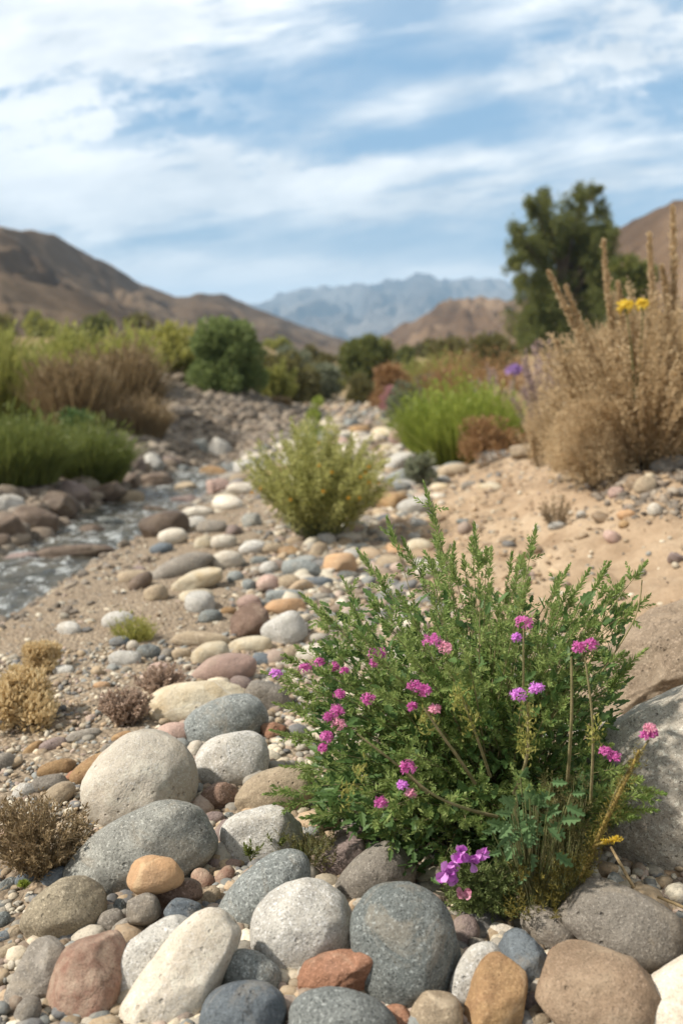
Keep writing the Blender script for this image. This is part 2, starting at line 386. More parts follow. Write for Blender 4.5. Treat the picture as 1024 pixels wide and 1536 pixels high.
def leafmat(name, c1, c2, c3, trans=.35, rough=.55, var=.5):
    m, t = newmat(name)
    g = t.n('ShaderNodeNewGeometry'); tc = t.n('ShaderNodeTexCoord')
    c = t.ramp(g.outputs['Random Per Island'], [(0, c1), (.5, c2), (1, c3)])
    nz = t.noise(tc.outputs['Object'], 9, 2)
    c = t.mix(t.m('MULTIPLY', t.rng(nz, .4, .62), var), c, c3)
    p = principled(t, c, rough, None, .3)
    tr = t.n('ShaderNodeBsdfTranslucent'); t.put(tr.inputs[0], t.mix(.5, c, tuple(min(1, x * 1.5) for x in c3)))
    mx = t.n('ShaderNodeMixShader'); mx.inputs[0].default_value = trans
    t.nt.links.new(p.outputs[0], mx.inputs[1]); t.nt.links.new(tr.outputs[0], mx.inputs[2]); finish(t, mx.outputs[0]); return m
LM = {
 'herb':  leafmat('herb_leaf', (.08, .155, .033), (.155, .245, .06), (.31, .37, .13), .42),
 'dark':  leafmat('dark_leaf', (.04, .085, .022), (.065, .125, .035), (.10, .17, .05), .3),
 'mid':   leafmat('green_leaf', (.07, .10, .02), (.115, .15, .032), (.19, .215, .06), .35),
 'vivid': leafmat('vivid_green_leaf', (.13, .18, .025), (.21, .275, .04), (.33, .37, .08), .4),
 'yellowg': leafmat('yellow_green_leaf', (.16, .17, .035), (.26, .26, .06), (.38, .36, .11), .4),
 'tall':  leafmat('tall_grass_leaf', (.16, .19, .045), (.24, .26, .06), (.34, .33, .10), .42),
 'olive': leafmat('olive_leaf', (.08, .08, .03), (.13, .125, .045), (.18, .16, .06), .35),
 'tree':  leafmat('tree_leaf', (.045, .07, .018), (.09, .12, .03), (.20, .205, .06), .4),
 'midb': leafmat('pale_yellow_green_leaf', (.22, .235, .06), (.33, .335, .10), (.45, .44, .18), .45),
 'fresh': leafmat('fresh_green_leaf', (.10, .14, .045), (.15, .20, .065), (.22, .27, .10), .35),
 'purplep': leafmat('dull_violet_petal', (.22, .12, .34), (.30, .17, .42), (.36, .24, .46), .3, .5, .2),
 'pinkd': leafmat('dusty_pink_flower', (.40, .17, .22), (.46, .24, .26), (.34, .22, .18), .3, .5, .2),
 'sage':  leafmat('sage_leaf', (.11, .135, .085), (.16, .18, .11), (.22, .23, .15), .3),
 'blueg': leafmat('blue_green_leaf', (.065, .13, .05), (.09, .17, .068), (.13, .21, .09), .3),
 'rust':  leafmat('rusty_leaf', (.20, .11, .05), (.28, .16, .07), (.34, .21, .10), .3),
 'redb':  leafmat('red_brown_reed', (.15, .10, .05), (.21, .145, .075), (.29, .22, .12), .3),
 'straw': leafmat('straw', (.33, .23, .12), (.46, .34, .19), (.60, .48, .31), .35),
 'gold':  leafmat('golden_dry_leaf', (.42, .30, .15), (.56, .43, .23), (.66, .54, .33), .35),
 'drytwig': leafmat('dry_twig', (.14, .10, .06), (.24, .17, .09), (.33, .25, .14), .2),
 'mauveb': leafmat('mauve_seedhead', (.26, .18, .13), (.38, .28, .21), (.50, .39, .31), .35),
 'lilac': leafmat('lilac_seedhead', (.22, .15, .15), (.32, .23, .23), (.40, .31, .28), .3),
 'moss':  leafmat('moss', (.09, .085, .02), (.15, .13, .03), (.22, .18, .04), .3),
 'magenta': leafmat('magenta_petal', (.38, .05, .24), (.52, .09, .34), (.66, .22, .50), .35, .5, .2),
 'violet': leafmat('violet_petal', (.50, .10, .52), (.62, .20, .66), (.75, .35, .78), .35, .5, .2),
 'pinkp': leafmat('pink_petal', (.60, .18, .32), (.70, .30, .42), (.75, .42, .5), .35, .5, .2),
 'yellow': leafmat('yellow_petal', (.55, .38, .03), (.68, .48, .04), (.75, .56, .08), .3, .5, .2),
 'orangep': leafmat('orange_petal', (.55, .26, .02), (.65, .34, .03), (.7, .42, .06), .3, .5, .2),
}
def stemmat(name, a, b):
    m, t = newmat(name); tc = t.n('ShaderNodeTexCoord')
    c = t.mix(t.rng(t.noise(tc.outputs['Object'], 60, 4), .4, .6), a, b)
    finish(t, principled(t, c, .8, bump(t, t.noise(tc.outputs['Object'], 300, 2), .4, .002)).outputs[0]); return m
ST = {'tan': stemmat('tan_stem', (.25, .21, .11), (.17, .16, .07)), 'green': stemmat('green_stem', (.14, .17, .06), (.20, .19, .09)),
      'brown': stemmat('brown_twig', (.10, .07, .045), (.17, .12, .08)), 'bark': stemmat('bark', (.09, .065, .045), (.14, .11, .08)),
      'straw': stemmat('straw_stem', (.36, .27, .15), (.28, .20, .10)), 'ochre': stemmat('ochre_stem', (.30, .22, .06), (.20, .14, .05))}

# ------------------------------------------------------------------ ground sheet
def build_ground():
    n, m = 620, 760
    s = np.linspace(-1, 1, n); x = .55 * np.sinh(s * math.asinh(2500 / .55))
    q = np.linspace(0, 1, m); a = math.asinh(2.0 / .8) ; b = math.asinh(3200 / .8)
    y = 2.2 + .8 * np.sinh(-math.asinh(250 / .8) * (1 - q) ** 1 + b * q) if False else None
    t = np.linspace(-math.asinh(250 / 1.6), math.asinh(3200 / 1.6), m); y = 2.0 + 1.6 * np.sinh(t)
    X, Y = np.meshgrid(x, y)
    Z = H(X, Y)
    gravel = 1 - ss(-.12, .12, X - bank_x(Y) + .12 * fbm(X * 3, Y * 3, 2, 3))
    Z = Z + .009 * fbm(X * 20, Y * 20, 3, 4) * (1 - ss(5, 9, Y)) * ((np.abs(X) < 8))
    V = np.stack([X, Y, Z], -1).reshape(-1, 3)
    i = np.arange(m - 1)[:, None] * n + np.arange(n - 1)[None]
    Q = np.stack([i, i + 1, i + n + 1, i + n], -1).reshape(-1, 4)
    mt, t_ = newmat('ground'); t = t_
    at_ = t.n('ShaderNodeAttribute', attribute_name='zone'); zs = t.n('ShaderNodeSeparateColor'); t.put(zs.inputs[0], at_.outputs['Color'])
    tc = t.n('ShaderNodeTexCoord'); v = tc.outputs['Object']
    sand = t.ramp(t.noise(v, 3.2, 8, .68), [(.3, (.25, .175, .11)), (.5, (.37, .275, .185)), (.7, (.47, .37, .26))])
    sand = t.mix(t.m('MULTIPLY', t.rng(t.noise(v, 1.7, 9, .75, .6), .50, .62), .55), sand, (.23, .165, .11))
    sand = t.mix(t.m('MULTIPLY', t.rng(t.noise(v, 70, 4, .7), .5, .7), .45), sand, (.20, .145, .09))
    vo = t.n('ShaderNodeTexVoronoi'); t.put(vo.inputs[0], v); vo.inputs['Scale'].default_value = 75
    wn = t.n('ShaderNodeTexWhiteNoise'); t.put(wn.inputs[0], vo.outputs['Color'])
    gr = t.ramp(wn.outputs[0], [(0, (.15, .13, .11)), (.25, (.24, .205, .16)), (.5, (.32, .27, .20)), (.75, (.40, .35, .28)), (1, (.27, .20, .13))])
    gr = t.mix(t.rng(vo.outputs['Distance'], .35, .7), gr, (.10, .08, .06))
    dirt = t.ramp(t.noise(v, 5, 6, .6), [(.35, (.20, .165, .125)), (.65, (.33, .28, .215))])
    gr = t.mix(.45, gr, dirt)
    far = t.ramp(t.noise(v, .09, 8, .7), [(.3, (.16, .12, .06)), (.5, (.28, .21, .11)), (.7, (.36, .28, .15))])
    gr = t.mix(.3, gr, sand); c = t.mix(zs.outputs[0], sand, gr); c = t.mix(zs.outputs[1], c, far)
    c = t.mix(zs.outputs[2], c, (.07, .055, .04))
    h = t.m('ADD', t.m('MULTIPLY', t.m('SUBTRACT', 1, vo.outputs['Distance']), t.m('MULTIPLY_ADD', zs.outputs[0], .9, .25)), t.m('MULTIPLY', t.noise(v, 28, 8, .7), 1.1))
    finish(t, principled(t, c, .95, bump(t, h, .8, .012), .1).outputs[0])
    o = mesh_from('ground', V, Q, mt, None, None, True, True); tag(o, 'dry pebbly and sandy valley floor', 'ground', None, 'structure')
    ca = o.data.color_attributes.new('zone', 'FLOAT_COLOR', 'POINT')
    sx = stream_x(Y)
    wet = ss(.66, .42, np.abs(X - sx)) * (1 - ss(10, 12, Y)) * (Z < WATER_Z + .07)
    C_ = np.stack([gravel, ss(16, 30, Y), wet * .85, np.ones_like(X)], -1).astype(np.float32)
    ca.data.foreach_set('color', C_.ravel())
build_ground()

# ------------------------------------------------------------------ stream
def build_water():
    n, m = 60, 520
    t = np.linspace(-1, 1, n); y = np.linspace(1.0, 12.5, m)
    Yg, T = np.meshgrid(y, t, indexing='ij'); X = stream_x(Yg) + T * .54
    flow = fbm(X * 7, Yg * 3.2, 5, 4); rip = fbm(X * 30 + 3 * flow, Yg * 14, 2, 3)
    Z = WATER_Z + .014 * flow + .004 * rip
    V = np.stack([X, Yg, Z], -1).reshape(-1, 3)
    i = np.arange(m - 1)[:, None] * n + np.arange(n - 1)[None]
    Q = np.stack([i, i + 1, i + n + 1, i + n], -1).reshape(-1, 4)
    mt, t = newmat('stream_water'); tc = t.n('ShaderNodeTexCoord'); v = tc.outputs['Object']
    mp = t.n('ShaderNodeMapping'); t.put(mp.inputs[0], v); mp.inputs['Scale'].default_value = (1.6, .8, 1); v2 = mp.outputs[0]
    nz = t.noise(v2, 9, 6, .65, .6)
    foam = t.m('MULTIPLY', t.rng(nz, .50, .60), t.rng(t.noise(v2, 55, 4, .7), .36, .56))
    foam = t.m('MULTIPLY', foam, .7)
    c = t.mix(t.rng(t.noise(v2, 5, 4), .4, .6), (.045, .043, .033), (.11, .10, .078))
    c = t.mix(foam, c, (.62, .66, .66))
    nb = bump(t, t.m('ADD', t.noise(v2, 22, 4, .6), t.m('MULTIPLY', nz, 1.4)), .45, .03)
    p = principled(t, c, t.m('MULTIPLY_ADD', foam, .6, .07), nb, .6); p.inputs['IOR'].default_value = 1.33
    finish(t, p.outputs[0])
    tag(mesh_from('water', V, Q, mt, None, None, True, True), 'shallow rippling stream with white foam', 'stream', None, 'structure')
build_water()

# ------------------------------------------------------------------ hills and mountain
def hillmat(name, a, b, c_, d, sc, shrub=.5):
    m, t = newmat(name); tc = t.n('ShaderNodeTexCoord'); v = tc.outputs['Object']
    c = t.ramp(t.noise(v, sc, 9, .62, .3), [(.34, a), (.5, b), (.66, c_)])
    g = t.noise(v, sc * 14, 4, .7)
    c = t.mix(t.m('MULTIPLY', t.rng(g, .56, .66), shrub), c, d)
    finish(t, principled(t, c, .95, bump(t, t.noise(v, sc * 6, 8, .65), .7, .35 / sc * .06), .05).outputs[0]); return m
def build_hill(name, label, ridge, dist, foot, mat, gul=.10, nu=320, nv=90, seed=0, zf=.012, gfreq=1.0, kind='hill'):
    rp = np.array(ridge, float)
    px = np.linspace(rp[0, 0], rp[-1, 0], nu); py = np.interp(px, rp[:, 0], rp[:, 1])
    k = np.array([1, 2, 3, 2, 1]) / 9.; pyp = np.pad(py, 2, 'edge'); py = np.convolve(pyp, k, 'valid')
    D = np.interp(px, [d[0] for d in dist], [d[1] for d in dist])
    d = ray(px, py); d = d / d[:, 1:2]
    zr = HC + d[:, 2] * D
    v = np.linspace(0, 1.35, nv)[:, None]
    Df = D * foot
    dd = Df + (D - Df) * v
    X = d[:, 0] * dd; Yy = dd
    z0 = HC + zf * Df - 1.0
    prof = np.where(v < 1, v ** 1.25, 1 - (v - 1) * 1.6)
    Z = z0 + (zr - z0) * prof
    hgt = (zr - z0)
    # ridged gullies running down the slope
    L = np.mean(D) * .10 / gfreq
    gx = X / L; gy = Yy / L * .45
    rg = 1 - np.abs(fbm(gx + .6 * fbm(gx * .7, gy * .7, seed + 5., 2), gy, seed + .5, 5))
    env = np.sin(np.clip(v, 0, 1) * math.pi) ** .8
    Z = Z + hgt * gul * 2 * (rg - .75) * env + hgt * gul * .22 * fbm(gx * 3, gy * 3, seed, 3) * np.clip(v * 2, 0, 1)
    V = np.stack([X, Yy, Z], -1).reshape(-1, 3)
    i = np.arange(nv - 1)[:, None] * nu + np.arange(nu - 1)[None]
    Q = np.stack([i, i + 1, i + nu + 1, i + nu], -1).reshape(-1, 4)
    tag(mesh_from(name, V, Q, mat, None, None, True, True), label, kind, None, 'structure')
m1 = hillmat('dry_hill', (.07, .048, .032), (.115, .082, .054), (.175, .13, .088), (.05, .042, .024), .03)
m2 = hillmat('tawny_hill', (.07, .045, .028), (.125, .082, .05), (.22, .155, .10), (.07, .05, .03), .03, .35)
m3 = hillmat('mountain_rock', (.07, .06, .055), (.12, .105, .095), (.22, .20, .18), (.06, .06, .06), .004, .3)
build_hill('hill', 'dry brown hill ridge sloping down from the left edge',
    [(-900, 240), (-500, 300), (-200, 300), (0, 335), (40, 345), (100, 361), (140, 385), (180, 405), (225, 428), (262, 443), (300, 443), (335, 441), (365, 455), (400, 468), (450, 488), (500, 504), (535, 517), (560, 530)],
    [(-900, 110), (0, 190), (300, 330), (560, 520)], .42, m1, .13, seed=3, gfreq=1.3)
build_hill('hill', 'lower dark brown spur in front of the left hill ridge',
    [(-900, 380), (-300, 390), (0, 408), (60, 425), (120, 440), (190, 470), (260, 488), (330, 498), (420, 520), (470, 532)],
    [(-900, 70), (0, 110), (470, 210)], .5, m1, .10, seed=11, nv=70, gfreq=1.1)
build_hill('hill', 'rocky pointed brown hill in the centre of the valley',
    [(545, 527), (570, 508), (600, 490), (640, 468), (672, 451), (700, 444), (730, 448), (760, 452), (800, 458), (850, 470), (960, 480)],
    [(545, 420), (960, 330)], .5, m2, .36, seed=23, gfreq=1.8)
build_hill('hill', 'dry brown hillside rising at the right edge behind the tree',
    [(740, 500), (780, 455), (850, 395), (880, 370), (920, 346), (960, 326), (1024, 300), (1150, 262), (1500, 240), (2000, 230)],
    [(740, 260), (1024, 170), (2000, 110)], .4, m2, .10, seed=31, gfreq=1.2)
build_hill('mountain', 'hazy blue mountain range on the horizon',
    [(-400, 500), (150, 500), (250, 480), (340, 466), (385, 455), (420, 443), (455, 430), (490, 431), (540, 425), (590, 420), (620, 412), (650, 414), (680, 418), (720, 416), (760, 420), (850, 434), (1000, 450), (1500, 500)],
    [(-400, 2900), (1500, 2800)], .55, m3, .24, nu=700, nv=160, seed=47, gfreq=2.2, kind='mountain')

# ------------------------------------------------------------------ stones
_ico = {}
def ico(sub):
    if sub not in _ico:
        bm = bmesh.new(); bmesh.ops.create_icosphere(bm, subdivisions=sub, radius=1)
        V = np.array([v.co[:] for v in bm.verts]); T = np.array([[v.index for v in f.verts] for f in bm.faces]); bm.free()
        _ico[sub] = (V, T)
    return _ico[sub]
def stone_shape(seed, kind, sub):
    r = np.random.default_rng(seed); V, T = ico(sub); p = V.copy()
    n = {'r': 2.1, 'b': 2.7, 'a': 2.5, 'f': 2.3}[kind]
    n += r.uniform(-.1, .3)
    q = (np.abs(p) ** n).sum(1) ** (-1 / n); p = p * q[:, None]
    so = r.uniform(-50, 50, 3)
    amp = {'r': .10, 'b': .12, 'a': .20, 'f': .10}[kind]
    f = 1 + amp * fbm(V[:, 0] * .9 + so[0], V[:, 1] * .9 + so[1], V[:, 2] * .9 + so[2], 2)
    p = p * f[:, None]
    k, d0, st = {'r': (4, .84, .6), 'b': (7, .78, .75), 'a': (12, .70, .9), 'f': (6, .80, .7)}[kind]
    for _ in range(k):
        nn = r.normal(0, 1, 3); nn /= np.linalg.norm(nn); d = d0 + r.uniform(0, .14)
        e = np.maximum(p @ nn - d, 0); p = p - nn * (e * st)[:, None]
    if sub >= 3:
        a2 = .05 if kind == 'a' else .02
        g = a2 * fbm(V[:, 0] * 4 + so[1], V[:, 1] * 4 + so[2], V[:, 2] * 4 + so[0], 3)
        p = p * (1 + g)[:, None]
    lo, hi = p.min(0), p.max(0); p = (p - (lo + hi) / 2) / ((hi - lo) / 2)
    return p, T
_sn = [100]
STONES = []     # (x, y, radius) footprints
def stone(cx, cy, a, b, rot, mat, label, kind='r', sub=4, egg=0., depth=None, name='stone', cat='stone', group='river stones', lift=.28, dr=0.):
    """a, b: half axes in photo pixels; the stone lies where its sight line meets the terrain"""
    _sn[0] += 1
    P, t = hit(cx, cy, lift * 2 * b / F * (0.9)); P = P + (P - CAM) * dr
    dv = nrm(P - CAM); r = nrm(np.cross(dv, [0, 0, 1.])); u = np.cross(r, dv)
    th = R(rot); ax = r * math.cos(th) + u * math.sin(th); ay = -r * math.sin(th) + u * math.cos(th)
    dist = t * (1 + dr); sa, sb = a / F * dist, b / F * dist
    sc = depth if depth else .92 * math.sqrt(sa * sb) if a / b < 1.6 else .95 * sb
    if depth is None and P[1] > 3.2: sc = max(sc, sb * 1.25)
    p, T = stone_shape(_sn[0] * 7 + 3, kind, sub)
    if egg: p[:, 1] *= (1 + egg * p[:, 0]) / (1 + abs(egg) * .3); p[:, 2] *= (1 + egg * p[:, 0] * .6)
    Wv = p[:, :1] * sa * ax + p[:, 1:2] * sb * ay + p[:, 2:] * sc * dv
    o = mesh_from(name, Wv, T, SM[mat]); o.location = P
    tag(o, label, cat, group)
    STONES.append((P[0], P[1], max(sa, sc) * .9, cx, cy, max(a, b)))
    return o

